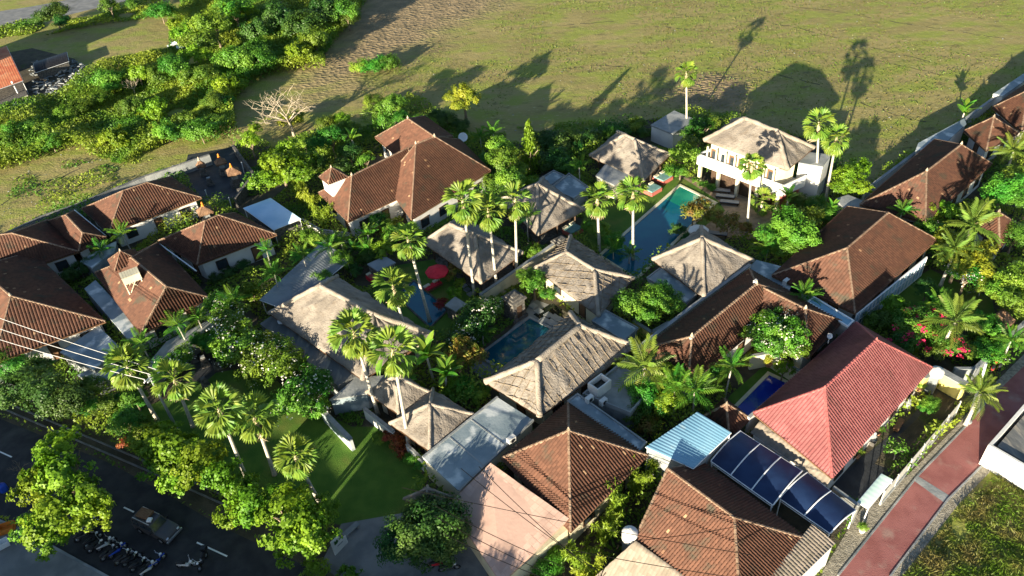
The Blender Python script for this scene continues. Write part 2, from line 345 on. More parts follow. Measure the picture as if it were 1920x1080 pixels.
sheet('pool_terrace', [(1000, 560), (1040, 575), (1075, 600), (1050, 640), (905, 710), (880, 690), (975, 600)], .016, M['pave'])
sheet('left_pool_terrace', [(730, 500), (850, 480), (900, 560), (830, 640), (740, 590), (700, 540)], .016, M['lawn'])
sheet('temple_court', [(352, 290), (440, 275), (478, 330), (440, 375), (385, 385), (345, 330)], .016, M['slate'])
sheet('small_shrine_court', [(340, 640), (400, 630), (440, 670), (380, 720), (350, 705)], .016, M['slate'])
sheet('shaded_lawn', [(1645, 560), (1745, 505), (1860, 560), (1870, 610), (1760, 590), (1690, 600)], .012, M['lawn'])
sheet('side_garden_lawn', [(1335, 790), (1370, 740), (1445, 675), (1470, 690), (1500, 700), (1400, 790)], .012, M['lawn'])
sheet('farm_track', [(-60, 30), (60, 12), (230, -20), (400, -60), (420, -25), (235, 2), (120, 30), (-60, 60)], .012, M['pave'], excl=True)
sheet('rubble_ground', [(-100, 120), (60, 90), (140, 110), (165, 150), (120, 190), (60, 200), (-100, 240)], .012, M['soil'])
def pool(name, L, T, R, m, rim=.35, rmat='conc', depth=None):
    l, t, r = P(*L), P(*T), P(*R); bq = l+r-t; q = [l, bq, r, t]; c = sum(q)/4
    EXCL.append([x[:2]+unit(x[:2]-c[:2])*.8 for x in q])
    root = thing('swimming_pool', depth, 'pool', c)
    b = MB(); b.add([x+np.array([0, 0, .045]) for x in q], [(0, 1, 2, 3)]); b.build('pool_water', m, root)
    b = MB()
    for i in range(4):
        a, e = q[i], q[(i+1) % 4]; d = unit(e-a); n = np.array([d[1], -d[0], 0])
        if n@(c-a) > 0: n = -n
        b.prism([(a-d*(rim if i % 2 == 0 else 0))[:2], (e+d*(rim if i % 2 == 0 else 0))[:2], (e+d*(rim if i % 2 == 0 else 0)+n*rim)[:2], (a-d*(rim if i % 2 == 0 else 0)+n*rim)[:2]], 0, .14)
    b.build('pool_coping', M[rmat], root); return root, q
bigpool, bq = pool('swimming_pool', (1128, 480), (1275, 350), (1338, 381), M['water'], .4, 'cream', 'long blue swimming pool with green shallow end below the white villa')
l, bb, r, t = bq
k1 = t+(l-t)*.2; k2 = r+(bb-r)*.2
b = MB(); b.add([k1+[0, 0, .05], k2+[0, 0, .05], r+[0, 0, .05], t+[0, 0, .05]], [(0, 1, 2, 3)]); b.build('shallow_end', M['waterg'], bigpool)
pool('swimming_pool', (900, 668), (993, 598), (1037, 620), M['waterd'], .3, 'conc', 'dark teal pool tucked beside the netted grey thatched roof')
pool('swimming_pool', (745, 556), (776, 528), (838, 582), M['water'], .2, 'stone', 'blue pool with two palm trunks crossing in front and red parasol behind')
pool('swimming_pool', (1372, 775), (1442, 704), (1476, 720), M['waterb'], .35, 'cream', 'narrow ultramarine pool along the red tiled roof')
pn = MB(); q = [P(*p)+[0, 0, .03] for p in [(1000, 590), (1035, 568), (1068, 590), (1033, 612)]]; pn.add(q, [(0, 1, 2, 3)]); pn.build('lily_pond', M['pond'], kind='structure'); EXCL.append([x[:2] for x in q])

# ------------------------------------------------------------------ roofs
def face_grid(A, Bp, C, D, n_off, pitch=.34, amp=.12, course=.34, lift=.035):
    """pantile surface on the face eave A-B, top D-C; ribs run down the slope, courses step"""
    u = unit(Bp-A); s = max(np.linalg.norm(D-A), np.linalg.norm(C-Bp)); s = np.linalg.norm(((D+C)/2-(A+Bp)/2))
    nc = max(3, int(s/course)); ts = []; lf = []
    for k in range(nc): ts += [k/nc, (k+1)/nc]; lf += [lift, 0.0]
    ts = np.array(ts); lf = np.array(lf)
    Lp = A+(D-A)*ts[:, None]; Rp = Bp+(C-Bp)*ts[:, None]; uL = (Lp-A)@u; uR = (Rp-A)@u
    u0 = min(uL.min(), 0); u1 = max(uR.max(), 0); ns = 4
    cols = np.arange(u0, u1+pitch/ns, pitch/ns); ph = (np.arange(len(cols)) % ns)/ns
    hh = amp*np.clip(np.sin(math.pi*np.clip(ph*1.35, 0, 1)), 0, 1)
    U = np.clip(cols[None, :], uL[:, None], uR[:, None])
    w = (uR-uL)[:, None]; fr = np.where(w > 1e-4, (U-uL[:, None])/np.maximum(w, 1e-4), 0)
    V = Lp[:, None, :]+(Rp-Lp)[:, None, :]*fr[:, :, None]+n_off*(hh[None, :, None]+lf[:, None, None]+.02)
    m, n = U.shape; idx = np.arange(m*n).reshape(m, n)
    q = np.stack([idx[:-1, :-1], idx[:-1, 1:], idx[1:, 1:], idx[1:, :-1]], -1)
    ok = ((U[:-1, 1:]-U[:-1, :-1]) > 1e-4) | ((U[1:, 1:]-U[1:, :-1]) > 1e-4)
    r = RNG.random((nc*2-1, n)); r[1::2] = np.roll(r, 1, 0)[1::2]
    ci = (np.arange(n)//ns); rr = RNG.random((nc*2, ci.max()+1)); r = rr[:nc*2-1][:, ci]; r[1::2] = r[0::2][:r[1::2].shape[0]]
    return V.reshape(-1, 3), q[ok], r[:, :n-1][ok]
def thatch_grid(A, Bp, C, D, nrm, seed, cell=.35, amp=.09):
    w = np.linalg.norm(Bp-A); s = np.linalg.norm((D+C)/2-(A+Bp)/2); nx = max(4, int(w/cell)); ny = max(4, int(s/cell))
    r = np.random.default_rng(seed); ts = np.linspace(0, 1, ny+1); ss = np.linspace(0, 1, nx+1)
    Lp = A+(D-A)*ts[:, None]; Rp = Bp+(C-Bp)*ts[:, None]
    V = Lp[:, None]+(Rp-Lp)[:, None]*ss[None, :, None]
    nz = r.normal(size=(ny+1, nx+1))
    for _ in range(2): nz = (nz+np.roll(nz, 1, 0)+np.roll(nz, 1, 1)+np.roll(nz, -1, 0)+np.roll(nz, -1, 1))/5*1.5
    e = np.minimum(np.minimum(ss, 1-ss)[None, :]*8, 1)*np.ones((ny+1, 1))
    V = V+nrm*(nz*amp*e+.05)[:, :, None]
    # the eave line sags and frays a little
    V[0] += np.array([0, 0, 1])*(r.normal(size=(nx+1, 1))*.05*e[0][:, None])
    low = V[0]-nrm*.32-np.array([0, 0, .08])
    V = np.concatenate([low[None], V], 0); m, n = V.shape[:2]; idx = np.arange(m*n).reshape(m, n)
    q = np.stack([idx[:-1, :-1], idx[:-1, 1:], idx[1:, 1:], idx[1:, :-1]], -1).reshape(-1, 4)
    return V.reshape(-1, 3), q
def join(parts):
    Vs, Qs, k = [], [], 0
    for v, q in parts: Vs.append(v); Qs.append(q+k); k += len(v)
    return np.concatenate(Vs), np.concatenate(Qs)
def seg_t(p, a, b):
    d = b-a; return np.clip((p-a)@d/(d@d), 0, 1)
def hip_geometry(L, T, R, B_, ridge, ze, zr=None):
    """eave corners (pixels, height ze) and ridge ends (pixels) -> world corners and ridge, ridge height solved so that it sits midway between its eaves"""
    pts = {'L': L, 'T': T, 'R': R, 'B': B_}; q = {k: (P(*v, ze) if v is not None else None) for k, v in pts.items()}
    for k, (a, b, o) in {'L': ('T', 'B', 'R'), 'R': ('T', 'B', 'L'), 'T': ('L', 'R', 'B'), 'B': ('L', 'R', 'T')}.items():
        if q[k] is None: q[k] = q[a]+q[b]-q[o]
    C = [q['L'], q['B'], q['R'], q['T']]
    if len(ridge) == 1: ridge = [ridge[0], ridge[0]]; pyr = True
    else: pyr = False
    if zr is None:
        best = None; cen = sum(C)/4
        for z in np.arange(ze+.6, ze+4.6, .05):
            a, b = P(*ridge[0], z), P(*ridge[1], z); m = (a+b)/2
            if pyr: e = np.linalg.norm((m-cen)[:2])
            else:
                d = unit((b-a)[:2]); n = np.array([-d[1], d[0]]); dist = sorted([(x-m)[:2]@n for x in C]); e = abs((dist[0]+dist[1])/2+(dist[2]+dist[3])/2)
            if best is None or e < best[0]: best = (e, z)
        zr = best[1]
    r0, r1 = P(*ridge[0], zr), P(*ridge[1], zr)
    if pyr: r0 = r1 = np.array([*(sum(C)/4*.5+r0*.5)[:2], zr])
    return C, r0, r1, zr
def hip_faces(C, r0, r1):
    """four faces (A,B,C,D): each eave edge with the ridge ends nearest to its corners"""
    fs = []; dd = (r1-r0)[:2]; L_ = np.linalg.norm(dd)
    def near(c):
        if L_ < .05: return r0
        return r1 if ((c-r0)[:2]@dd)/(L_*L_) > .5 else r0
    # a long eave sees both ridge ends: assign by projection order along the eave
    for i in range(4):
        A, Bp = C[i], C[(i+1) % 4]; u = (Bp-A)[:2]
        if L_ > .05 and abs(unit(u)@unit(dd)) > .7:
            D, Cc = (r0, r1) if dd@u > 0 else (r1, r0)
        else:
            m = (A+Bp)/2; D = Cc = near(m)
        fs.append((A, Bp, Cc, D))
    return fs
def facenrm(f):
    n = np.cross(f[1]-f[0], (f[2]+f[3])/2-f[0]); n = n/np.linalg.norm(n); return n if n[2] > 0 else -n
def ccw(C):
    a = sum(C[i][0]*C[(i+1) % 4][1]-C[(i+1) % 4][0]*C[i][1] for i in range(4))
    return C if a > 0 else C[::-1]
def openings(root, C, z0, z1, wallmat, inset, sides=(0, 1), n=None, door=True):
    """walls with framed windows and one door under a roof; C counter-clockwise"""
    cen = sum(C)/4; q = [c+(cen-c)*(inset*1.41/np.linalg.norm((cen-c)[:2])) for c in C]
    EXCL.append([c[:2] for c in C])
    b = MB(); b.prism([x[:2] for x in q], z0, z1); b.build('wall', wallmat, root)
    for i in range(4):
        a, e = q[i], q[(i+1) % 4]; d = unit((e-a)[:2]); nn = np.array([d[1], -d[0]]); w = np.linalg.norm((e-a)[:2])
        if nn[1] > .15: continue                     # the far sides face away from the lane and street
        k = max(1, int(w/3.2))
        for j in range(k):
            c = (a+(e-a)*((j+.5)/k))[:2]; dr = door and j == k//2
            ww, zz0, zz1 = (1.0, .1, 2.15) if dr else (1.3, .9, 2.1)
            if w < 1.8: continue
            rz = math.atan2(d[1], d[0]); o = c+nn*.03
            f = MB()
            for sx in (-1, 1): f.box((*(o+d*sx*(ww/2+.03)), (zz0+zz1)/2), (.1, .12, zz1-zz0), rz)
            f.box((*o, zz1+.05), (ww+.16, .12, .1), rz)
            if not dr: f.box((*o, zz0-.05), (ww+.16, .14, .1), rz)
            fo = f.build('door_frame' if dr else 'window', M['dark'], root)
            g = MB(); g.box((*(c+nn*.012), (zz0+zz1)/2), (ww-.04, .05, zz1-zz0), rz)
            g.build('door' if dr else 'pane', M['wood'] if dr else M['glass'], fo)
def finial(root, p, s=1.0, m='finial'):
    b = MB(); b.lathe(p+np.array([0, 0, -.1]), [(.17*s, 0), (.2*s, .12*s), (.12*s, .2*s), (.17*s, .32*s), (.1*s, .5*s), (.03*s, .68*s)], 8); b.build('finial', M[m], root)
def caps(root, segs, m, r=.13, step=.42):
    for a, c in segs:
        n = max(2, int(np.linalg.norm(c-a)/step)); pts = []; rr = []
        for k in range(n):
            p0 = a+(c-a)*(k/n); p1 = a+(c-a)*((k+.97)/n); pts += [p0, p1]; rr += [r*1.12, r*.86]
        b = MB(); b.tube([p+np.array([0, 0, .05]) for p in pts], rr, 6); b.build('ridge_cap', m, root, smooth=False)
def rolls(root, segs, r=.24, seed=0):
    rg = np.random.default_rng(seed)
    for a, c in segs:
        L_ = np.linalg.norm(c-a); n = max(3, int(L_/.6)); d = unit(c-a)
        pts = [a+(c-a)*(k/n)+np.array([0, 0, .05+rg.normal()*.025]) for k in range(n+1)]
        rr = [r*(1+rg.normal()*.07) for _ in pts]; rr[-1] *= 1.15
        pts.append(c+d*.12+np.array([0, 0, .03])); rr.append(r*.55)
        b = MB(); b.tube(pts, rr, 9); b.build('ridge_roll', M['roll'], root, smooth=True)
def eaves_hull(root, C, r0, r1, m, drop=.05):
    b = MB(); v = [c-np.array([0, 0, drop]) for c in C]+[c-np.array([0, 0, drop+.14]) for c in C]
    b.add(v, [(i, (i+1) % 4, 4+(i+1) % 4, 4+i)[::-1] for i in range(4)]+[(7, 6, 5, 4)]); b.build('eave_board', m, root)
def tile_house(label, L, T, R, B_, ridge, ze=3.1, zr=None, m='tile', cap='cap', wall='white', fin=(0, 1), cat='house', name='tiled_house', pitch=.34, inset=.7, z0=0.0, wl=True, door=True, fs=1.0, group=None):
    C, r0, r1, zr = hip_geometry(L, T, R, B_, ridge, ze, zr); C = ccw(C)
    cen = sum(C)/4; root = thing(name, label, cat, (cen[0], cen[1], z0), group)
    fs_ = hip_faces(C, r0, r1); parts = []; at = []
    for f in fs_:
        n = facenrm(f)
        if n[2] < .35:
            gbm = MB(); gbm.add([f[0], f[1], (f[2]+f[3])/2], [(0, 1, 2)]); gbm.build('gable', M[wall], root); continue
        v, q, a = face_grid(*f, n, pitch=pitch); parts.append((v, q)); at.append(a)
    V, Q = join(parts); me = npmesh('roof_tiles', V-ORG[root.name], Q, np.concatenate(at)); link('roof_tiles', me, M[m], root, kind='stuff')
    segs = [(r0, r1)] if np.linalg.norm(r1-r0) > .3 else []
    for f in fs_:
        segs.append((f[3], f[0]))
    caps(root, segs, M[cap]); eaves_hull(root, C, r0, r1, M['wood'])
    for k in fin: finial(root, (r0, r1)[k], fs, 'finial' if cap == 'cap' else 'capred')
    if wl: openings(root, C, z0, ze-.06, M[wall], inset, door=door)
    print('TILE', label[:34], 'pitch %.0f' % math.degrees(math.asin(min(1, (zr-ze)/max(.1, np.linalg.norm(((fs_[0][2]+fs_[0][3])-(fs_[0][0]+fs_[0][1]))/2))))), 'zr %.1f' % zr, [round(float(np.linalg.norm(C[i]-C[(i+1) % 4])), 1) for i in range(4)])
    return root, C, r0, r1
def thatch_house(label, L, T, R, B_, ridge, ze=2.9, zr=None, wall='cream', cat='thatched pavilion', name='thatched_pavilion', inset=.9, z0=0.0, wl=True, net=False, rr=.24, seed=1, openp=False, m='thatch', group=None):
    C, r0, r1, zr = hip_geometry(L, T, R, B_, ridge, ze, zr); C = ccw(C)
    cen = sum(C)/4; root = thing(name, label, cat, (cen[0], cen[1], z0), group)
    fs_ = hip_faces(C, r0, r1); parts = [thatch_grid(*f, facenrm(f), seed*10+i) for i, f in enumerate(fs_)]
    V, Q = join(parts); me = npmesh('thatch', V-ORG[root.name], Q); link('thatch', me, M[m], root, smooth=True)
    segs = [(r0, r1)] if np.linalg.norm(r1-r0) > .3 else []
    for f in fs_: segs.append((f[3], f[0]))
    if m == 'thatch': rolls(root, segs, rr, seed)
    b = MB(); b.add([c-np.array([0, 0, .22]) for c in C], [(3, 2, 1, 0)]); b.build('ceiling', M['wood'], root)
    if net:                                        # the bamboo battens tied over the thatch in a diamond net
        nb = MB()
        for f in fs_:
            n = facenrm(f); A, Bp, Cc, D = f; u = unit(Bp-A); v = np.cross(n, u); w = np.linalg.norm(Bp-A); hgt = ((D+Cc)/2-A)@v
            def clip(p, d):
                ts = [t for t in np.arange(-30, 30, .1) if inp(p+d*t)]
                return (ts[0], ts[-1]) if len(ts) > 3 else None
            lx0, lx1 = 0, (D-A)@u; rx0, rx1 = w, (Cc-A)@u
            def inp(q): return 0 < q[1] < hgt and lx0+(lx1-lx0)*q[1]/hgt < q[0] < rx0+(rx1-rx0)*q[1]/hgt
            for ang, sp in ((net, .95), (net+1.35, .8)):
                d = np.array([math.cos(ang), math.sin(ang)]); nn = np.array([-d[1], d[0]])
                for k in range(-22, 22):
                    p = np.array([w/2, hgt/2])+nn*k*sp; cc = clip(p, d)
                    if cc is None: continue
                    a_, b_ = p+d*cc[0], p+d*cc[1]; num = max(2, int((cc[1]-cc[0])/1.2))
                    pts = [A+u*(a_+(b_-a_)*j/num)[0]+v*(a_+(b_-a_)*j/num)[1]+n*(.11+RNG.normal()*.012) for j in range(num+1)]
                    nb.tube(pts, .036, 4, False)
        nb.build('batten_net', M['bark2'], root, kind='stuff')
    if openp:
        q = [c+(cen-c)*(inset*1.41/np.linalg.norm((cen-c)[:2])) for c in C]; EXCL.append([x[:2] for x in C])
        b = MB(); b.prism([x[:2] for x in q], z0, z0+.35); b.build('plinth', M['stone'], root)
        for i in range(4):
            a, e = q[i], q[(i+1) % 4]; k = max(1, int(np.linalg.norm(e-a)/2.6))
            for j in range(k):
                p = a+(e-a)*(j/k); b = MB(); b.box((p[0], p[1], (z0+.35+ze)/2), (.2, .2, ze-z0-.5)); b.build('post', M['dark'], root)
        b = MB(); qq = [c+(cen-c)*.45 for c in q]; b.prism([x[:2] for x in qq], z0+.36, z0+2.1); b.build('inner_room', M[wall], root)
    elif wl: openings(root, C, z0, ze-.25, M[wall], inset)
    print('THATCH', label[:34], 'zr %.1f' % zr, [round(float(np.linalg.norm(C[i]-C[(i+1) % 4])), 1) for i in range(4)])
    return root, C, r0, r1
def slab(label, px, z, m='conc', wall='conc', th=.18, z0=0.0, parapet=0, inset=.15, cat='flat roof', name='flat_roofed_annex', pmat=None, wl=True, tilt=None, world=False):
    q = [np.array(p) if world else P(*p, z if tilt is None else z+tilt[i]) for i, p in enumerate(px)]; n = len(q); c = sum(q)/n
    root = thing(name, label, cat, (c[0], c[1], z0)); EXCL.append([x[:2] for x in q])
    zz = [z]*n if tilt is None else [z+t for t in tilt]
    b = MB(); b.prism([x[:2] for x in q], [v-th for v in zz], zz); b.build('roof_slab', M[m], root)
    if wl:
        w = [x+(c-x)*(inset/np.linalg.norm((c-x)[:2])) for x in q]; b = MB(); b.prism([x[:2] for x in w], z0, min(zz)-th-.003); b.build('wall', M[wall], root)
    if parapet:
        b = MB(); a_ = sum(q[i][0]*q[(i+1) % n][1]-q[(i+1) % n][0]*q[i][1] for i in range(n)); sg = 1 if a_ > 0 else -1
        for i in range(n):
            a, e = q[i], q[(i+1) % n]; d = unit((e-a)[:2]); nn = np.array([-d[1], d[0]])*sg*.16; o = np.array([-d[1], d[0]])*sg*.004
            b.prism([a[:2]-o, e[:2]-o-d*.17, e[:2]+nn-d*.17, a[:2]+nn], z-.1, z+parapet)
        b.build('parapet', M[pmat or wall], root)
    return root, q
def wall(label, px, ztop, th=.25, m='white', z0=0.0, cat='wall', name='garden_wall', cop='conc'):
    q = [P(*p, ztop) for p in px]; root = thing(name, label, cat, (*((q[0]+q[-1])/2)[:2], z0))
    for a, c in zip(q[:-1], q[1:]):
        d = unit((c-a)[:2]); n = np.array([-d[1], d[0]])*th/2
        b = MB(); b.prism([a[:2]-n, c[:2]-n, c[:2]+n, a[:2]+n], z0, ztop-.1); b.build('wall_panel', M[m], root)
        n2 = n*1.35; b = MB(); b.prism([a[:2]-n2, c[:2]-n2, c[:2]+n2, a[:2]+n2], ztop-.098, ztop); b.build('coping', M[cop], root)
        EXCL.append([a[:2]-n2, c[:2]-n2, c[:2]+n2, a[:2]+n2])
    return root

# ------------------------------------------------------------------ tiled houses
TH = tile_house
TH('square brown tiled house with a pyramid roof beside the pink flat roof', (940, 860), (1065, 755), (1215, 855), (1070, 998), [(1062, 805)], 3.2, 6.7, wall='cream', pitch=.3)
TH('long house under a glossy pinkish-red tiled hip roof by the lane', (1412, 775), (1605, 605), (1748, 690), (1560, 897), [(1546, 728), (1643, 638)], 3.2, 6.7, m='tilered', pitch=.3, cap='capred', fin=(0, 1), fs=.7, wall='white')
TH('brown tiled house with a pale gable edge under the navy canopies', (1190, 1012), (1320, 868), (1517, 1013), None, [(1252, 880), (1377, 972)], 2.9, 4.9, fin=(), wall='white', pitch=.25)
TH('long brown tiled wing with palm shadows on its roof', (1205, 655), (1405, 505), None, (1290, 722), [(1297, 632), (1418, 533)], 3.1, 5.6, m='tile2', fin=(0, 1))
TH('short brown tiled wing behind the round frangipani tree', None, (1408, 507), (1580, 603), (1516, 672), [(1424, 537), (1510, 580)], 3.1, m='tile2', fin=(1,))
TH('large brown tiled house with a blue glazed veranda along its lawn side', (1447, 517), (1588, 388), (1757, 450), (1603, 588), [(1588, 466), (1665, 400)], 3.0, fin=())
TH('brown tiled house against the field wall with red rear slope', (1612, 384), (1752, 262), (1860, 308), (1735, 418), [(1737, 322), (1802, 272)], 3.2, m='tile2')
TH('small square brown tiled roof between two larger ones near the field wall', (1807, 246), None, (1910, 250), (1849, 283), [(1858, 220)], 3.0, m='tile2')
TH('brown tiled house cut by the right edge beside the field wall', (1860, 202), None, (1990, 190), (1915, 247), [(1928, 170), (1962, 148)], 3.1, m='tile2')
TH('small brown tiled garden house half hidden behind coconut fronds', (1820, 424), None, (1916, 426), (1874, 466), [(1867, 398)], 2.8, m='tile2')
TH('tall main house with large brown tiled roof at the edge of the meadow', None, (862, 262), (920, 320), (771, 412), [(780, 271), (815, 257)], 3.4, m='tile', cat='house')
TH('brown tiled wing on the left of the large tiled house', (597, 362), None, (790, 352), (653, 416), [(660, 330), (765, 278)], 3.3, fin=(0,))
TH('rear brown tiled wing facing the meadow behind the large tiled house', (703, 258), (797, 218), None, (752, 300), [(765, 223), (815, 257)], 3.5, fin=(0,))
TH('brown tiled house with a long hip next to the temple court', (153, 392), None, (378, 371), (205, 437), [(232, 358), (276, 343)], 3.0, m='tile2', fin=())
TH('shaded brown tiled roof with one sunlit sliver between two white gutters', (86, 416), (138, 396), (200, 445), (148, 472), [(124, 404), (155, 437)], 3.0, m='tile2', fin=())
TH('brown tiled house cut by the left edge, upper one by the meadow', None, (92, 412), (147, 472), (-40, 535), [(-45, 447), (23, 438)], 3.0, m='tile2', fin=())
TH('brown tiled house with white side wall below the pale blue sheet roof', (297, 452), None, (519, 440), (370, 497), [(385, 415), (410, 404)], 3.1, m='tile2', fin=())
TH('dark tiled house carrying the water tank stand', (178, 512), (297, 455), (392, 558), None, [(247, 484), (312, 538)], 3.0, m='tile2', fin=())
TH('big brown tiled house cut by the left edge under the power lines', None, (62, 472), (198, 603), (-12, 682), [(-42, 502), (21, 556)], 3.1, 5.9, m='tile2', fin=(1,))
TH('little square brown tiled kiosk at the end of the ultramarine pool', (1318, 782), None, (1408, 786), (1367, 822), [(1359, 752)], 2.5, 3.9, m='tile2', fs=.8)
# lean-to roofs
def leanto(label, px, zs, m, wallm='white', name='tiled_lean_to', cat='lean-to roof', pitch=.3, z0=0.0):
    """low side a-b first, then the high side; zs = (z low, z high)"""
    q = [P(*px[0], zs[0]), P(*px[1], zs[0]), P(*px[2], zs[1]), P(*px[3], zs[1])]; c = sum(q)/4
    root = thing(name, label, cat, (c[0], c[1], z0)); EXCL.append([x[:2] for x in q])
    n = facenrm((q[0], q[1], q[2], q[3])); f = (q[0], q[1], q[2], q[3])
    u = unit(q[1]-q[0])
    v, qq, a = face_grid(*f, n, pitch=pitch, amp=.06); me = npmesh('roof_tiles', v-ORG[root.name], qq, a); link('roof_tiles', me, M[m], root, kind='stuff')
    w = [x+(c-x)*(.3/np.linalg.norm((c-x)[:2])) for x in q]
    b = MB(); b.prism([x[:2] for x in w], z0, [x[2]-.12 for x in q]); b.build('wall', M[wallm], root)
    return root
leanto('lean-to roof of grey-beige tiles at the bottom edge beside the white tank', [(1112, 1085), (1250, 1170), (1290, 1085), (1192, 1014)], (2.4, 3.1), 'tilegrey')
leanto('narrow grey tiled lean-to beside the lane at the bottom edge', [(1567, 1019), (1478, 1105), (1440, 1085), (1521, 984)], (2.9, 3.2), 'tilegrey')
leanto('strip of grey roofing under the left eave of the red roof', [(1407, 812), (1550, 912), (1562, 893), (1424, 790)], (2.5, 2.9), 'tilegrey', pitch=.4)

# ------------------------------------------------------------------ thatched pavilions
TT = thatch_house
TT('thatched pavilion at the far end of the long blue pool', (1106, 292), None, (1256, 290), (1206, 340), [(1172, 253), (1190, 262)], 2.8, seed=3, openp=True)
TT('thatched pavilion in shade left of the two pool palms', (935, 375), None, (1095, 394), (1008, 441), [(1004, 347)], 2.7, seed=4, openp=True)
VILLA = TT('two storey white villa with a balcony under grey thatch', (1320, 263), None, (1526, 277), (1476, 318), [(1396, 222), (1457, 247)], 6.2, seed=5, wl=False, cat='villa', name='thatched_villa', rr=.3)
TT('smooth thatched pavilion crossed by three palm trunks beside the red parasol', (793, 455), None, (980, 474), (902, 531), [(843, 421), (890, 440)], 2.9, seed=6, openp=True)
TT('netted thatched roof beside the dark stone gate', (1003, 503), None, (1188, 522), (1122, 592), [(1061, 473), (1115, 507)], 2.9, seed=7, net=.5)
TT('pyramid thatched roof below the long blue pool', (1224, 487), None, (1412, 489), (1320, 558), [(1312, 447)], 2.9, seed=8)
TT('long netted thatched roof right of the dark teal pool', (910, 716), (1070, 588), (1192, 650), (1012, 781), [(1007, 678), (1087, 612)], 3.0, seed=9, net=.25, rr=.3)
TT('large smooth thatched roof with a dark flat terrace roof along its left side', (505, 588), None, (812, 627), (680, 712), [(600, 536), (700, 590)], 3.0, seed=10, rr=.28)
TT('thatched gate roof, the upper of a touching pair by the lawn', (687, 736), None, (808, 737), (748, 777), [(744, 705)], 2.8, seed=11, rr=.17)
TT('thatched gate roof, the lower of a touching pair above the red-leaved bed', (731, 794), None, (887, 777), (806, 846), [(809, 758)], 2.8, seed=12, rr=.17)
TT('small shaded thatched hut between the lawn and the pink roof', (758, 936), None, (847, 933), (803, 958), [(803, 916)], 2.3, seed=13, rr=.12, openp=True, inset=.5)
TT('tiny brown thatched umbrella roof in the right-hand garden', (1855, 600), None, (1905, 601), (1880, 624), [(1879, 584)], 2.1, seed=14, m='thatchb', openp=True, inset=.5)

# ------------------------------------------------------------------ flat roofs
big, _ = slab('blue-grey flat roof with white stains left of the pyramid roof', [(793, 858), (933, 745), (1000, 788), (860, 920)], 3.0, 'concb', 'cream')
for t in (.33, .62):
    b = MB(); qa = [P(793, 858, 3.0), P(860, 920, 3.0), P(1000, 788, 3.0), P(933, 745, 3.0)]; x0 = qa[0]*(1-t)+qa[3]*t; x1 = qa[1]*(1-t)+qa[2]*t; d = unit(x1-x0); n = np.array([-d[1], d[0], 0])*.06
    b.prism([(x0-n)[:2], (x1-n)[:2], (x1+n)[:2], (x0+n)[:2]], 2.99, 3.03); b.build('roof_seam', M['conc'], big)
for t in (0, 1):
    b = MB(); x0, x1 = (qa[0], qa[3]) if t == 0 else (qa[1], qa[2]); d = unit(x1-x0); n = np.array([-d[1], d[0], 0])*.09; b.prism([(x0-n)[:2], (x1-n)[:2], (x1+n)[:2], (x0+n)[:2]], 2.9, 3.14); b.build('parapet', M['conc'], big)
_, q = slab('pink terracotta flat roof crossed by overhead cables', [(840, 946), (920, 868), (1067, 972), (940, 1094)], 2.4, 'pinkslab', 'cream', th=.22, tilt=[0, 1.3, 1.3, 0])
rt = bpy.data.objects[_.name] if not isinstance(_, tuple) else None
b = MB(); u = unit(q[1]-q[0]); v = unit(q[3]-q[0]); wu = np.linalg.norm(q[1]-q[0]); wv = np.linalg.norm(q[3]-q[0]); nu, nv = int(wu/.4), int(wv/.5)
for i in range(nu):
    for j in range(nv):
        def pt(s, t): return q[0]*(1-s)*(1-t)+q[1]*s*(1-t)+q[2]*s*t+q[3]*(1-s)*t
        e = .03; s0, s1, t0, t1 = (i+e)/nu, (i+1-e)/nu, (j+e)/nv, (j+1-e)/nv; z = random.uniform(0, .012)
        b.prism([pt(s0, t0)[:2], pt(s1, t0)[:2], pt(s1, t1)[:2], pt(s0, t1)[:2]], [pt(*k)[2]-.02 for k in ((s0, t0), (s1, t0), (s1, t1), (s0, t1))], [pt(*k)[2]+.025+z for k in ((s0, t0), (s1, t0), (s1, t1), (s0, t1))])
o = b.build('terracotta_tile', M['pinkslab'], _, kind='stuff'); a_ = o.data.attributes.new('rnd', 'FLOAT', 'FACE'); a_.data.foreach_set('value', np.repeat(RNG.random(nu*nv), 6).astype(np.float32))
slab('long narrow weathered flat roof along the dark side of the pyramid roof', [(1063, 753), (1083, 738), (1213, 830), (1196, 850)], 3.3, 'concb', 'conc', parapet=.12)
ut, _q = slab('stepped grey roof terrace with a white cistern beside the netted thatch', [(1092, 742), (1180, 670), (1238, 714), (1182, 778)], 2.6, 'conc', 'conc', parapet=.35)
slab('flat roof with a pale ring stain between two thatched roofs', [(1109, 602), (1135, 581), (1197, 615), (1170, 640)], 2.7, 'concb', 'conc', parapet=.1)
slab('white hut with a mossy flat roof on the meadow edge', [(1220, 234), (1264, 207), (1304, 224), (1262, 251)], 2.8, 'conc', 'white', name='flat_roofed_hut', cat='hut', th=.25)
slab('bare grey flat roof in front of the pool pavilion', [(1117, 329), (1137, 305), (1183, 325), (1152, 347)], 2.7, 'conc', 'cream')
slab('bluish flat roof with low parapets behind the shaded thatch', [(1031, 353), (1067, 326), (1104, 352), (1076, 374)], 2.6, 'concb', 'conc', parapet=.2)
slab('small stepped flat roof left of the bluish parapet roof', [(1008, 338), (1038, 320), (1060, 330), (1031, 350)], 2.2, 'concb', 'conc', parapet=.15)
slab('blue-grey flat roof wedge between two brown tiled roofs', [(1402, 503), (1418, 487), (1494, 507), (1481, 543)], 2.7, 'concb', 'conc')
slab('bluish flat roof under the leafy tree left of the pyramid thatch', [(1212, 521), (1240, 500), (1312, 548), (1286, 570)], 2.4, 'concb', 'conc', parapet=.1)
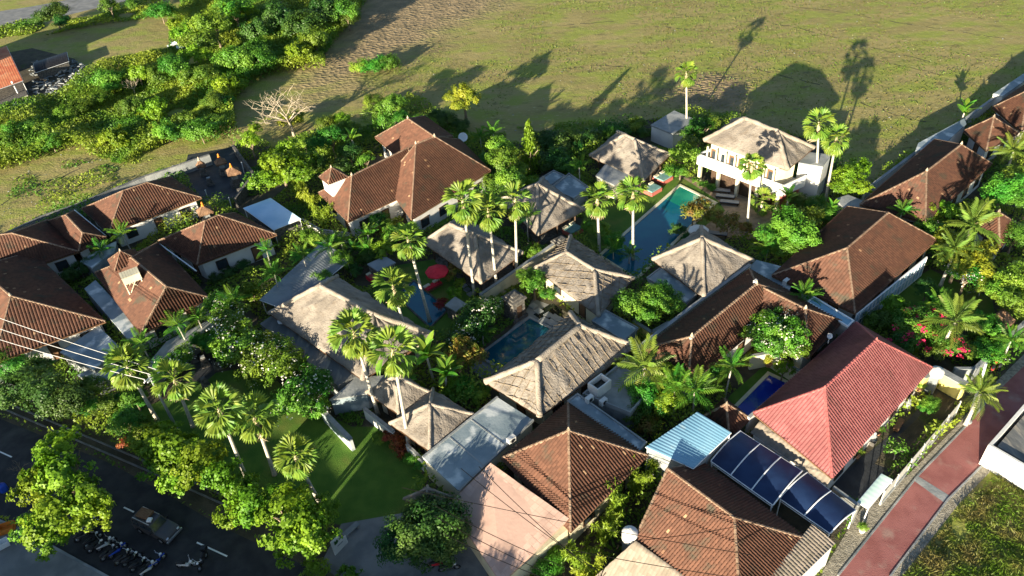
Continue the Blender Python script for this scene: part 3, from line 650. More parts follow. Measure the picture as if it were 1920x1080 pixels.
slab('blue glazed light well roof between the brown wing and the big brown house', [(1512, 566), (1526, 557), (1602, 602), (1590, 614)], 3.3, 'bluesheet', 'conc', parapet=.12, pmat='metalw')
slab('dark mossy flat roof strip with two pale fan vents beside the large thatch', [(487, 607), (515, 588), (683, 697), (633, 723)], 2.5, 'concd', 'conc', parapet=.0)
slab('plain grey flat roof over the entrance passage by the lawn', [(617, 750), (668, 707), (735, 703), (688, 738)], 2.3, 'conc', 'concb')
slab('long grey ramp-like slab roof beside the water tank house', [(158, 541), (179, 525), (268, 620), (240, 636)], 2.7, 'concb', 'conc')
slab('square bluish flat roof under the power lines', [(112, 660), (184, 611), (226, 652), (175, 692)], 2.6, 'concb', 'conc')
slab('shaded flat roof among young palms on the left', [(150, 490), (195, 462), (218, 452), (215, 470), (172, 502)], 2.2, 'concb', 'conc')
slab('small grey wall-top slab behind two young palms', [(270, 690), (312, 640), (400, 596), (408, 606), (330, 662), (285, 704)], 2.0, 'conc', 'conc')
slab('low white-blue slab at the shaded roadside trees', [(145, 703), (200, 676), (235, 690), (180, 722)], 1.8, 'concb', 'conc')
slab('dark slab canopy beside the left pool', [(688, 410+85), (722, 480), (742, 492), (708, 508)], 2.2, 'greysheet', 'stone')
slab('square stone slab roof at the corner of the left pool', [(834, 572), (853, 556), (876, 570), (855, 584)], 1.9, 'conc', 'stone')
for i, (lb, px) in enumerate([('bluish gutter roof along the field wall, nearer stretch', [(1716, 283), (1722, 268), (1808, 222), (1812, 232), (1768, 272)]),
                              ('bluish gutter roof along the field wall, farther stretch', [(1862, 176), (1925, 134), (1935, 142), (1880, 180)])]):
    slab(lb, px, 3.0, 'concb', 'white')
slab('grey annex roof behind the big brown house', [(1568, 372), (1590, 365), (1650, 388), (1585, 394)], 2.9, 'conc', 'white')

# corrugated sheets
def sheetroof(label, px, z, m, pitch=.3, tilt=0, name='sheet_roof', cat='sheet roof', posts=True, amp=.035, wallm=None, zt=None):
    zs = zt or [z, z, z, z]; q = [P(*p, zz) for p, zz in zip(px, zs)]; c = sum(q)/4
    root = thing(name, label, cat, (c[0], c[1], 0)); EXCL.append([x[:2] for x in q])
    n = facenrm((q[0], q[1], q[2], q[3])); w = np.linalg.norm(q[1]-q[0]); k = max(4, int(w/pitch))*4
    ss = np.linspace(0, 1, k+1); V = np.stack([q[0]+(q[1]-q[0])*ss[:, None], q[3]+(q[2]-q[3])*ss[:, None]])
    V = V+n*(np.abs(np.sin(ss*k/4*math.pi))*amp)[None, :, None]; V = np.concatenate([V, (V-n*.03)[::-1]]); m_, n_ = V.shape[:2]; idx = np.arange(m_*n_).reshape(m_, n_)
    Q = np.stack([idx[:-1, :-1], idx[:-1, 1:], idx[1:, 1:], idx[1:, :-1]], -1).reshape(-1, 4)
    link('corrugated_sheet', npmesh('corrugated_sheet', V.reshape(-1, 3)-ORG[root.name], Q), M[m], root)
    for i in range(4):
        b = MB(); b.tube([q[i]-[0, 0, .07], q[(i+1) % 4]-[0, 0, .07]], .05, 5); b.build('frame_bar', M['metalw'], root)
        if posts:
            p = q[i]+(c-q[i])*.04; b = MB(); b.tube([(p[0], p[1], 0), (p[0], p[1], q[i][2]-.1)], .05, 6); b.build('post', M['metalw'], root)
    if wallm:
        b = MB(); w_ = [x+(c-x)*.06 for x in q]; b.prism([x[:2] for x in w_], 0, [x[2]-.2 for x in q]); b.build('wall', M[wallm], root)
    return root
sheetroof('bright blue corrugated sheet roof beside the small tiled kiosk', [(1308, 772), (1211, 838), (1300, 878), (1371, 811)], 4.2, 'bluesheet', .35, wallm='conc')
sheetroof('pale blue flat sheet roof beside the temple court', [(456, 390), (507, 371), (564, 410), (513, 431)], 2.9, 'poly', 1.2, amp=.01, wallm='stone')
sheetroof('mint green sheet roof over the lane gate', [(1608, 941), (1653, 888), (1674, 899), (1628, 953)], 2.4, 'mint', .5, amp=.012)
sheetroof('grey corrugated carport roof in shade among young palms', [(487, 562), (607, 450), (655, 488), (540, 582)], 2.4, 'greysheet', .4)
sheetroof('rusty red corrugated roof of the open shed at the left edge', [(-70, 118), (12, 86), (43, 151), (-45, 182)], 3.5, 'rust', .5, zt=[3.9, 3.9, 3.0, 3.0])
def arch_canopy(label, px, z, rise=.32, nr=3, z0=0.0):
    q = [P(*p, z) for p in px]; c = sum(q)/4; root = thing('canopy', label, 'canopy', (c[0], c[1], 0)); k = 12; EXCL.append([x[:2] for x in q])
    def pt(s, t): return q[0]*(1-s)*(1-t)+q[1]*s*(1-t)+q[2]*s*t+q[3]*(1-s)*t+np.array([0, 0, rise*math.sin(math.pi*s)])
    for j in range(nr):
        b = MB(); vs = []; t0, t1 = j/nr+.006, (j+1)/nr-.006
        for s in np.linspace(0, 1, k+1): vs += [pt(s, t0), pt(s, t1), pt(s, t1)-[0, 0, .03], pt(s, t0)-[0, 0, .03]]
        b.add(vs, [f for i in range(k) for f in ((4*i, 4*i+4, 4*i+5, 4*i+1), (4*i+2, 4*i+6, 4*i+7, 4*i+3))]); b.build('roof_panel', M['navy'], root, smooth=True)
    for j in range(nr+1):
        b = MB(); b.tube([pt(s, j/nr)+np.array([0, 0, .03]) for s in np.linspace(0, 1, 13)], .055, 6); b.build('arch_rib', M['metalw'], root)
    for s in (0, 1):
        b = MB(); b.tube([pt(s, 0)-[0, 0, .05], pt(s, 1)-[0, 0, .05]], .06, 6); b.tube([pt(s, 0)-[0, 0, .3], pt(s, 1)-[0, 0, .3]], .035, 6); b.build('edge_beam', M['metalw'], root)
        for t in (0.02, .98):
            p = pt(s, t); b = MB(); b.tube([(p[0], p[1], 0), p], .055, 6); b.build('post', M['metalw'], root)
arch_canopy('larger navy arched canopy with three panels between two roofs', [(1333, 864), (1388, 808), (1504, 883), (1450, 947)], 3.1)
arch_canopy('smaller navy arched canopy at the lane entrance', [(1462, 934), (1513, 886), (1605, 957), (1557, 1000)], 2.6, .35, 2)

# ------------------------------------------------------------------ vegetation: shared leaf meshes
def leafcloud(name, C, rad, n, size, seed, out=.9, up=.35, asp=.55, droop=0.0, core=None):
    r = np.random.default_rng(seed); C = np.asarray(C); k = r.integers(0, len(C), n)
    d = r.normal(size=(n, 3)); d /= np.linalg.norm(d, axis=1)[:, None]
    rr = np.asarray(rad)[k] if not np.isscalar(rad) else rad
    p = C[k]+d*(np.power(r.random(n), .4)*rr)[:, None] if not np.isscalar(rad) else C[k]+d*(np.power(r.random(n), .4)*rad)[:, None]
    o = p-(core if core is not None else C.mean(0)); o /= (np.linalg.norm(o, axis=1)[:, None]+1e-9)
    nr = d*.5+o*out+r.normal(size=(n, 3))*.5+np.array([0, 0, up]); nr /= np.linalg.norm(nr, axis=1)[:, None]
    t = r.normal(size=(n, 3))+np.array([0, 0, -droop]); t -= nr*(t*nr).sum(1)[:, None]; t /= np.linalg.norm(t, axis=1)[:, None]
    b = np.cross(nr, t); s = size*(.65+.7*r.random(n))[:, None]
    V = np.stack([p, p+t*s*.5+b*s*asp*.5+nr*s*.08, p+t*s-nr*s*.12, p+t*s*.5-b*s*asp*.5+nr*s*.08], 1).reshape(-1, 3)
    return npmesh(name, V, np.arange(4*n).reshape(n, 4))
def clumps(seed, n, zr=.75, lo=-.35):
    r = np.random.default_rng(seed); c = []
    while len(c) < n:
        d = r.normal(size=3); d /= np.linalg.norm(d)
        if d[2] < lo: continue
        c.append(d*r.uniform(.38, 1.0)*np.array([1, 1, zr]))
    return np.array(c)
CROWN = {}
for kind, n, sz, asp, nc, crad in (('broad', 3900, .102, .6, 46, .25), ('bright', 3600, .108, .6, 46, .25), ('lime', 2500, .112, .85, 52, .19), ('darkleaf', 3900, .102, .6, 46, .26), ('frangi', 2500, .145, .42, 34, .25),
                                   ('yellowleaf', 2000, .14, .7, 26, .28), ('croton', 900, .26, .3, 18, .34), ('crotonr', 500, .34, .4, 12, .4), ('spiky', 420, .55, .12, 9, .25)):
    CROWN[kind] = [leafcloud(kind+'_crown', clumps(i*13+len(kind), nc), crad*(1 if i else 1.1), n, sz, i+5, asp=asp, up=.5 if kind != 'spiky' else 0) for i in range(4)]
LM = {'broad': 'broad', 'bright': 'bright', 'lime': 'lime', 'darkleaf': 'darkleaf', 'frangi': 'bright', 'yellowleaf': 'yellowleaf', 'croton': 'croton', 'crotonr': 'crotonr', 'spiky': 'feather', 'bamboo': 'bamboo', 'column': 'lime'}
def bamboo_mesh(seed):
    r = np.random.default_rng(seed); C = []; R = []
    for k in range(9):
        a = r.uniform(0, 6.28); l = r.uniform(.25, .62); h = r.uniform(.75, 1.1)
        for t in np.linspace(.12, 1, 9): C.append((math.cos(a)*l*t**2, math.sin(a)*l*t**2, h*t*(1-.18*t*t))); R.append(.17*(1.15-t)+.03)
    return leafcloud('bamboo_crown', C, np.array(R), 1900, .14, seed, out=.2, up=.2, asp=.22, droop=.6)
CROWN['bamboo'] = [bamboo_mesh(i) for i in range(4)]
zz = np.linspace(.05, 1, 26); cc = [(math.cos(i*2.4)*.1*(1-z)*2, math.sin(i*2.4)*.1*(1-z)*2, z) for i, z in enumerate(zz)]
CROWN['column'] = [leafcloud('column_crown', cc, np.array([.2*(1.08-z)+.02 for z in zz]), 1500, .07, 3, out=.4, up=-.1, asp=.4, droop=1.4)]
FLW = [leafcloud('blossoms', clumps(91+i, 30)*1.12, .24, 130, .085, 77+i, asp=.9, up=1.2) for i in range(2)]
BGV = [leafcloud('bracts', clumps(191+i, 12)*1.1, .2, 170, .13, 177+i, asp=.9, up=1.2) for i in range(2)]
for k, v in CROWN.items():
    for me in v: me.materials.append(M[LM[k]])
for me in FLW: me.materials.append(M['flower'])
for me in BGV: me.materials.append(M['bougain'])
def trunkmesh(seed, limbs=6):
    r = np.random.default_rng(seed); b = MB(); b.tube([(0, 0, -.1), (.02, .01, .3), (0, .03, .62)], [.09, .06, .05], 7)
    for k in range(limbs):
        a = k*2.4+r.uniform(-.3, .3); l = r.uniform(.35, .6); b.tube([(0, .02, .5+r.uniform(0, .1)), (math.cos(a)*l*.5, math.sin(a)*l*.5, .78), (math.cos(a)*l, math.sin(a)*l, r.uniform(.95, 1.1))], [.04, .03, .012], 5)
    me = bpy.data.meshes.new('trunk'); me.from_pydata(b.v, [], b.f); me.materials.append(M['bark2']); return me
TRUNK = [trunkmesh(i) for i in range(3)]
TN = [0]
def tree(label, kind, blobs, cat='tree', name=None, flowers=None, group=None, trunk=True):
    """crown blobs given as (px, py, height of the blob's centre, radius)"""
    TN[0] += 1; i0 = TN[0]
    pts = [P(b[0], b[1], b[2]) for b in blobs]; x, y = pts[0][:2]
    root = thing(name or {'bamboo': 'bamboo_clump', 'croton': 'shrub', 'crotonr': 'shrub', 'spiky': 'shrub'}.get(kind, 'leafy_tree'), label, cat, (x, y, 0), group)
    if trunk:
        t = bpy.data.objects.new('trunk', TRUNK[i0 % 3]); COL.objects.link(t); t.parent = root; zc = blobs[0][2]; t.scale = (max(1.2, zc*.7), max(1.2, zc*.7), zc); t.rotation_euler[2] = i0
    for j, (p, bl) in enumerate(zip(pts, blobs)):
        r = bl[3]; ms = CROWN[kind]; c = bpy.data.objects.new('crown', ms[(i0+j) % len(ms)]); COL.objects.link(c); c.parent = root
        if kind in ('bamboo', 'column'):
            h = bl[2]*2 if kind == 'column' else bl[2]+r; c.location = (p[0]-x, p[1]-y, 0); c.scale = (h*.62, h*.62, h) if kind == 'bamboo' else (r*3.2, r*3.2, h)
        else:
            c.location = (p[0]-x, p[1]-y, p[2]); c.scale = (r*random.uniform(.85, 1.3), r*random.uniform(.85, 1.3), r*random.uniform(.75, 1.1))
        c.rotation_euler = (0, 0, random.uniform(0, 6.28))
        if flowers:
            fm = (FLW if flowers == 'w' else BGV)[j % 2]; f = bpy.data.objects.new('blossoms' if flowers == 'w' else 'bracts', fm); COL.objects.link(f); f.parent = root; f.location = c.location; f.scale = c.scale; f.rotation_euler = (0, 0, i0+j); f['kind'] = 'stuff'
    return root
# fronds
def fanfrond(seed, droop):
    r = np.random.default_rng(seed); b = MB(); b.tube([(0, 0, 0), (.55, 0, .05), (1.0, 0, -.02*droop)], [.035, .025, .02], 4, False); n = 10; c = (.92, 0, .0); sp = 54
    mid = []; tip = []
    for i in range(n+1):
        a = math.radians(-sp+2*sp*i/n); z = (.06 if i % 2 else -.05); l = .86+.05*math.cos(a*1.4); mid.append((.92+l*math.cos(a), l*math.sin(a), z-.16*droop))
    for i in range(n):
        a = math.radians(-sp+2*sp*(i+.5)/n); l = 1.17+r.uniform(-.07, .08); tip.append((.92+l*math.cos(a), l*math.sin(a), -.36*droop-r.uniform(0, .08)))
    vs = [c]+mid+tip; fs = []
    for i in range(n): fs += [(0, 1+i, 2+i), (1+i, n+2+i, 2+i)]
    b.add(vs, fs); me = bpy.data.meshes.new('frond'); me.from_pydata(b.v, [], b.f); me.materials.append(M['fan']); return me
def featherfrond(seed, m, droop=.55, L=2.0, k=12, w=.42):
    r = np.random.default_rng(seed); b = MB(); cv = lambda t: np.array([L*t*(1-.12*t*t), 0, .25*t-droop*t*t*1.1]); b.tube([cv(t) for t in (0, .35, .7, 1)], [.03, .022, .014, .006], 4, False)
    for s in (-1, 1):
        for i in range(k):
            t = .14+.84*i/(k-1); p = cv(t); ln = w*(1.0-.55*abs(t-.45)*1.2)*r.uniform(.9, 1.1); fw = .35+.5*t
            d = unit([fw, s, -.38-r.uniform(0, .25)])*ln*1.35; sd = np.array([1, 0, .05])*L*.034
            b.add([p-sd*.5, p+d*.55-sd+[0, 0, .05], p+d, p+d*.55+sd+[0, 0, .05]], [(0, 1, 2, 3)])
    me = bpy.data.meshes.new('frond'); me.from_pydata([list(map(float, v)) for v in b.v], [], b.f); me.materials.append(M[m]); return me
def bananaleaf(seed):
    b = MB(); L = 1.9; cv = lambda t: np.array([L*t, 0, .35*t-.75*t*t]); vs = []; k = 8
    for i in range(k+1):
        t = i/k; w = .30*math.sin(math.pi*min(1, .12+t*.88))**.6+.02; p = cv(t); vs += [p+[0, -w, .07], p, p+[0, w, .07]]
    b.add(vs, [f for i in range(k) for f in ((3*i, 3*i+3, 3*i+4, 3*i+1), (3*i+1, 3*i+4, 3*i+5, 3*i+2))])
    me = bpy.data.meshes.new('leaf'); me.from_pydata([list(map(float, v)) for v in b.v], [], b.f); me.materials.append(M['bright']); return me
FR = {'fan': [fanfrond(1, .6), fanfrond(2, 1.0), fanfrond(3, 1.5)], 'feather': [featherfrond(i, 'feather', .4+.25*i) for i in range(3)], 'coco': [featherfrond(i, 'coco', .5+.3*i, 2.2, 14, .5) for i in range(3)], 'banana': [bananaleaf(1)]}
df = fanfrond(9, 2.0); df.materials.clear(); df.materials.append(M['drytwig'])
CROWNSHAFT = {}
def palm(kind, label, crown, base=None, zc=None, s=1.0, n=None, group=None, name=None, dry=0, lean=None):
    cat = {'fan': 'palm tree', 'feather': 'palm tree', 'coco': 'palm tree', 'banana': 'banana plant'}[kind]
    if base is not None:
        B0 = P(*base, 0)
        if zc is None: zc = min(np.arange(2, 16, .1), key=lambda z: np.linalg.norm((P(*crown, z)-B0)[:2]))
        top = P(*crown, zc)
    else:
        top = P(*crown, zc); B0 = np.array([top[0], top[1], 0])+np.array([random.uniform(-.2, .2), random.uniform(-.2, .2), 0])*zc*.3
    root = thing(name or {'fan': 'fan_palm', 'feather': 'feather_palm', 'coco': 'coconut_palm', 'banana': 'banana_plant'}[kind], label, cat, B0, group)
    h = top-B0
    if kind != 'banana' or zc > 2:
        b = MB(); r0 = {'fan': .17, 'coco': .16, 'feather': .09, 'banana': .13}[kind]*(.85 if s < .9 else 1)
        b.tube([B0-[0, 0, .1], B0+h*.05+[0, 0, .1], B0+h*.35+[h[0]*.03, 0, 0], B0+h*.7, B0+h*1.0], [r0*1.7, r0*1.25, r0, r0*.9, r0*.8], 8); b.build('trunk', M['bark'], root, smooth=True)
        if kind in ('fan',):
            b = MB(); b.tube([B0+h*.9, B0+h*.97, B0+h*1.05], [.16, .24, .08], 7); b.build('crownshaft', M['drytwig'], root)
    n = n or {'fan': 30, 'feather': 13, 'coco': 16, 'banana': 9}[kind]; fl = FR[kind]
    for k in range(n+dry):
        t = (k+.5)/n; o = bpy.data.objects.new('frond' if kind != 'banana' else 'leaf', fl[min(len(fl)-1, int(t*len(fl)))] if k < n else df); COL.objects.link(o); o.parent = root
        el = {'fan': 78-138*t, 'feather': 72-70*t, 'coco': 78-95*t, 'banana': 78-62*t}[kind] if k < n else -78
        az = k*2.39996+random.uniform(-.25, .25); o.location = tuple(h+np.array([0, 0, (.25 if k < n else -.1)*(1-t)*s]))
        o.rotation_euler = (random.uniform(-.35, .35), -math.radians(el+random.uniform(-9, 9)), az); q = s*random.uniform(.88, 1.12); o.scale = (q, q, q)
    return root
# ------------------------------------------------------------------ palms
G1 = 'tall fan palms standing among the pavilions'; G2 = 'fan palms in a row along the lawn and road'
FP = [((1287, 140), (1288, 252), 'tall thin fan palm standing alone at the meadow edge beside the white hut', 1.0, G1), ((1535, 235), (1530, 374), 'left one of two crossed fan palms beside the white villa', 1.15, G1),
      ((1568, 262), (1547, 380), 'right one of two crossed fan palms beside the white villa', 1.05, G1), ((1410, 312), (1400, 440), 'slim fan palm in front of the villa balcony', .95, G1),
      ((1187, 366), (1187, 487), 'fan palm at the pool edge with the fuller crown of the pool pair', 1.3, G1), ((1120, 376), (1124, 472), 'smaller fan palm of the pool pair, left of the blue pool', 1.1, G1),
      ((966, 378), (969, 520), 'rightmost of three fan palms leaning over the thatched pavilion', 1.15, G1), ((916, 398), (932, 543), 'middle one of three fan palms leaning over the thatched pavilion', 1.15, G1),
      ((868, 380), (890, 553), 'leftmost and largest of three fan palms leaning over the thatched pavilion', 1.45, G1), ((766, 453), (806, 603), 'fan palm whose pale trunk crosses the left pool', 1.3, G1),
      ((738, 540), (770, 657), 'fan palm rising from the large smooth thatched roof side', 1.35, G1), ((665, 628), (709, 778), 'fan palm in front of the large thatch with its trunk by the wall panel', 1.45, G1),
      ((737, 662), (768, 842), 'fan palm whose trunk passes between the twin gate roofs', 1.4, G1),
      ((240, 690), (295, 788), 'leftmost fan palm of the lawn row, under the power line pole', 1.6, G2), ((328, 715), (362, 800), 'second fan palm of the lawn row, beside the crossarm pole', 1.5, G2),
      ((412, 772), (466, 907), 'middle fan palm of the lawn row with drooping yellow fans', 1.5, G2), ((478, 785), (515, 890), 'fan palm of the lawn row with broad upright green fans', 1.5, G2),
      ((555, 858), (600, 944), 'smallest fan palm at the right end of the lawn row', 1.2, G2)]
for cr, ba, lb, s, g in FP: palm('fan', lb, cr, ba, None, s*random.uniform(.94, 1.06)*(.75 if g == G2 else .9 if s < 1.25 else .8), random.choice((22, 24, 27)), g, dry=random.choice((2, 3, 5)))
palm('fan', 'low bushy fan palm behind the slim villa palm', (1430, 378), None, 2.0, .9, 18)
G3 = 'young feather palms in the gardens'
for cr, z, s, lb in [((190, 472), 2.6, .9, 'young feather palm over the shaded slab on the left'), ((230, 440), 3.2, 1.05, 'feather palm between the left tiled roofs'), ((334, 612), 4.0, 1.0, 'feather palm at the foot of the water tank house'),
                     ((265, 645), 3.4, .9, 'feather palm beside the square bluish roof'), ((223, 668), 3.2, .8, 'low feather palm crossed by a cable'), ((372, 600), 3.2, .9, 'feather palm left of the blossoming shrubs'), ((515, 515), 4.2, 1.0, 'feather palm in front of the grey carport roof'), ((500, 470), 3.2, .8, 'small feather palm against the white side wall'),
                     ((568, 480), 4.0, .9, 'feather palm over the middle of the carport roof'), ((617, 465), 3.6, 1.0, 'feather palm at the far end of the carport roof'), ((440, 565), 3.8, 1.0, 'feather palm behind the blossoming shrubs'), ((1086, 312), 3.6, .95, 'feather palm beside the pool pavilion parapets'),
                     ((1372, 688), 4.2, 1.1, 'feather palm standing beside the small walled garden'), ((1302, 735), 3.8, 1.3, 'spreading dark green feather palm above the blue sheet roof'), ((1265, 728), 4.0, 1.1, 'yellowish feather palm left of the spreading one'), ((925, 250), 3.4, 1.0, 'feather palm behind the tall main house'), ((900, 256), 2.8, .8, 'small feather palm at the meadow behind the main house'),
                     ((988, 408), 4.0, 1.0, 'thin feather palm by the shaded thatch'), ((1508, 556), 3.8, .95, 'feather palm between the brown wing and the big brown house'), ((1692, 398), 3.8, .9, 'feather palm in shade behind the big brown roof'),
                     ((1440, 468), 2.2, 1.0, 'low feather palm right of the pyramid thatch'), ((1150, 470), 1.4, .8, 'low feather palm at the pool foot'), ((640, 455), 2.6, .9, 'feather palm near the left courtyard'), ((845, 690), 2.6, .8, 'low feather palm left of the red-leaved tree'), ((905, 625), 1.8, .8, 'low feather palm beside the teal pool'),
                     ((690, 470), 1.8, .9, 'feather palm shading the left pool corner'), ((1060, 395), 1.2, .7, 'tiny feather palm beside the shaded thatch'), ((1180, 478), 1.3, .8, 'yellowish rosette palm near the pool palm trunk'), ((1760, 575), 3.0, 1.0, 'small feather palm beside the bougainvillea'), ((1895, 640), 3.0, .9, 'feather palm near the lane wall at right')]:
    palm('feather', lb, cr, None, z, s, None, G3)
for cr, z, s, lb in [((1790, 605), 5.0, 1.3, 'coconut palm with drooping yellow fronds above the bougainvillea'), ((1822, 425), 6.5, 1.45, 'large coconut palm in front of the small garden house'), ((1790, 470), 5.0, 1.1, 'second coconut palm lower beside the large one'), ((1208, 690), 4.6, 1.35, 'coconut palm with long drooping fronds over the grey terrace'),
                     ((1838, 738), 4.0, .95, 'young coconut palm beside the lane pole'), ((1900, 285), 4.4, 1.2, 'coconut palm against the right edge roofs')]:
    palm('coco', lb, cr, None, z, s, None, 'coconut palms in the gardens')
for cr, z, s, lb in [((1808, 212), 3.4, 1.15, 'banana plant behind the field wall'), ((800, 668), 4.0, 1.3, 'tall banana plant with one huge upright leaf by the twin gate roofs'), ((835, 705), 3.0, 1.1, 'banana plant below the huge-leaved one'), ((690, 440), 2.2, .9, 'banana plant in the left courtyard'), ((665, 470), 1.8, .9, 'shaded banana plant near the carport'),
                     ((1478, 372), 2.6, 1.0, 'banana plant at the villa corner'), ((660, 262), 3.0, 1.0, 'banana plant left of the rear tiled wing'), ((760, 715), 2.2, .8, 'banana plant behind the upper gate roof'), ((1560, 398), 2.0, .9, 'banana plant near the grey annex'), ((570, 690), 2.0, .8, 'banana plant at the edge of the mossy terrace roof')]:
    palm('banana', lb, cr, None, z, s)
# ------------------------------------------------------------------ trees and shrubs
T = tree
T('big lime-leaved tree leaning over the road above the parked scooters', 'lime', [(112, 885, 5.4, 2.6), (62, 915, 5, 2.1), (160, 930, 5, 2.3), (105, 975, 4.4, 2.3), (105, 832, 5.6, 1.9), (175, 965, 4, 1.8), (60, 985, 4, 1.8), (95, 1015, 3.4, 1.7)])
T('lime-leaved roadside tree beside the red shrub', 'lime', [(330, 845, 4, 2.3), (280, 825, 4, 2.1), (375, 868, 3.8, 2.3), (338, 895, 3.2, 2.0), (415, 890, 3.4, 1.9), (300, 870, 3.2, 1.6)])
T('lime-leaved roadside tree at the right end of the drain', 'lime', [(530, 962, 4, 2.4), (475, 945, 3.8, 2.1), (585, 985, 3.6, 2.3), (560, 1018, 3, 1.9), (437, 962, 3.2, 1.4), (610, 955, 3.2, 1.3)])
T('small lime-leaved sapling near the road dash', 'lime', [(590, 1072, 2, 1.2), (655, 1075, 1.8, .9)])
T('dark bushy tree at the shaded street corner', 'darkleaf', [(90, 735, 3.6, 2.6), (40, 725, 3.4, 2.3), (135, 750, 3.4, 2.2), (70, 690, 2.6, 1.8)])
T('green shrub between the left roof and the power lines', 'broad', [(30, 690, 2.5, 1.8), (75, 690, 2.2, 1.4), (5, 680, 2.6, 1.6)], 'shrub')
T('small round tree by the dark street', 'broad', [(165, 728, 3, 1.3), (160, 760, 2.8, 1.1)])
T('broad-leaved shrub in front of the leftmost lawn palm', 'bright', [(235, 790, 2.6, 1.6), (265, 800, 2, 1.2)], 'shrub')
T('fiery red shrub beside the drain', 'crotonr', [(232, 832, 1.6, .75)], 'shrub', trunk=False)
T('upper blossoming shrub in the long row beside the dark terrace roof', 'frangi', [(428, 600, 3.6, 2.3), (450, 640, 3.4, 2.4), (410, 570, 3.4, 1.8), (430, 660, 2.6, 1.8)], 'shrub', 'frangipani_tree', 'w')
T('middle blossoming shrub in the long row beside the dark terrace roof', 'frangi', [(490, 655, 3.4, 2.5), (525, 685, 3.2, 2.4), (475, 695, 2.6, 2.0), (515, 655, 3.2, 1.7)], 'shrub', 'frangipani_tree', 'w')
T('lower blossoming shrub in the long row above the lawn', 'frangi', [(572, 732, 3.2, 2.4), (545, 758, 2.8, 2.1), (600, 720, 2.8, 1.8), (585, 760, 2.4, 1.6)], 'shrub', 'frangipani_tree', 'w')
T('round blossoming shrub beside the shrine corner', 'frangi', [(318, 685, 3.0, 1.6), (345, 665, 2.8, 1.2)], 'shrub', 'frangipani_tree', 'w')
T('dark mixed tree between the driveway and the pink roof', 'darkleaf', [(775, 995, 3.6, 2.4), (820, 982, 3.4, 2.2), (745, 1018, 3, 1.8), (805, 1032, 2.6, 1.9), (845, 1005, 3, 1.6), (790, 960, 2.8, 1.6)])
T('big yellow-green tree left of the white tower', 'lime', [(525, 305, 5, 2.7), (500, 340, 4, 2.3), (560, 325, 4.6, 2.4), (540, 280, 5, 2.2), (580, 300, 4, 1.8)])
T('lime shrub next to the bare white tree', 'lime', [(468, 262, 3.4, 1.7), (480, 240, 3, 1.3)])
T('green tree behind the rear tiled wing', 'broad', [(735, 195, 4.6, 2.3), (700, 190, 4.2, 2.0), (750, 220, 3.6, 1.6)])
T('tall grass-like clump before the rear tiled wing', 'spiky', [(705, 218, 3.0, 2.0), (720, 232, 2.6, 1.6)], 'shrub')
T('bright yellow tree standing on the meadow edge', 'yellowleaf', [(868, 175, 5.4, 2.0), (860, 200, 4.4, 1.6), (885, 185, 5, 1.5), (848, 182, 5, 1.4)])
T('low shaded bush under the yellow tree', 'darkleaf', [(840, 225, 1.6, 2.0), (820, 215, 1.4, 1.6), (865, 235, 1.5, 1.5)], 'bush')
T('slender cone-shaped tree beside the meadow', 'column', [(993, 278, 4.3, 1.9)], name='conical_tree')
T('dense green tree between the conical tree and the main house', 'bright', [(945, 300, 4.4, 2.2), (935, 275, 4, 1.8), (955, 335, 3.8, 2.1), (930, 340, 3, 1.8), (970, 320, 3, 1.5)])
for (px, py, r, lb) in [(1030, 262, 2.4, 'first dark bush of the hedge on the meadow edge, by the conical tree'), (1070, 268, 2.4, 'second dark bush of the meadow hedge'), (1108, 258, 2.4, 'third dark bush of the meadow hedge, behind the pool pavilion'), (1150, 246, 2.1, 'fourth dark bush of the meadow hedge'), (1192, 236, 1.9, 'last dark bush of the meadow hedge, beside the white hut'), (1045, 298, 2.3, 'dark bush below the meadow hedge above the parapet roof'), (1010, 300, 1.9, 'dark bush in front of the conical tree')]:
    T(lb, 'darkleaf' if px < 1140 else 'broad', [(px, py, 1.6, r), (px+14, py+12, 1.3, r*.7)], 'bush', 'hedge_bush', group='dark bushes along the meadow hedge', trunk=False)
T('leafy tree left of the villa with a reddish trunk', 'bright', [(1280, 288, 4.2, 2.1), (1270, 318, 3, 1.5), (1292, 270, 4, 1.6)])
T('green tree behind the villa beside the tall thin palm', 'broad', [(1312, 238, 4, 1.9), (1335, 228, 3.8, 1.5), (1300, 250, 3, 1.5)])
T('round yellow-green tree right of the villa', 'lime', [(1590, 330, 3.8, 2.2), (1610, 318, 3.6, 1.7), (1575, 352, 3, 1.6), (1605, 350, 3, 1.7)])
T('broad bright tree spreading below the villa palms', 'bright', [(1475, 420, 4, 2.6), (1505, 440, 3.8, 2.5), (1450, 440, 3.2, 1.9), (1515, 410, 3.6, 1.9), (1480, 460, 2.8, 2.0)])
T('green shrub between the villa and the gutter roofs', 'broad', [(1530, 385, 2, 1.6), (1550, 400, 2, 1.5), (1500, 375, 1.8, 1.4)], 'shrub')
T('spreading low tree between the netted thatch and pyramid thatch', 'bright', [(1225, 560, 3.4, 2.0), (1180, 570, 3.2, 1.9), (1215, 590, 2.8, 1.7), (1255, 568, 3, 1.5), (1240, 545, 3, 1.4)])
T('round frangipani tree full of blossom beside the brown wing', 'frangi', [(1445, 615, 4.2, 1.9), (1480, 630, 4.2, 2.0), (1450, 650, 3.6, 1.8), (1465, 598, 4, 1.6), (1490, 655, 3.6, 1.4), (1420, 625, 3.6, 1.4)], 'tree', 'frangipani_tree', 'w')
T('small tree in front of the netted thatch beside the stone gate', 'bright', [(1000, 528, 2.8, 1.6), (1030, 550, 2.4, 1.1), (985, 515, 2.6, 1.0)])
T('deep green blossoming tree between the stone gate and left pool', 'darkleaf', [(900, 588, 2.8, 2.0), (880, 612, 2.4, 1.7), (928, 575, 2.6, 1.4), (862, 640, 2, 1.5)], flowers='w')
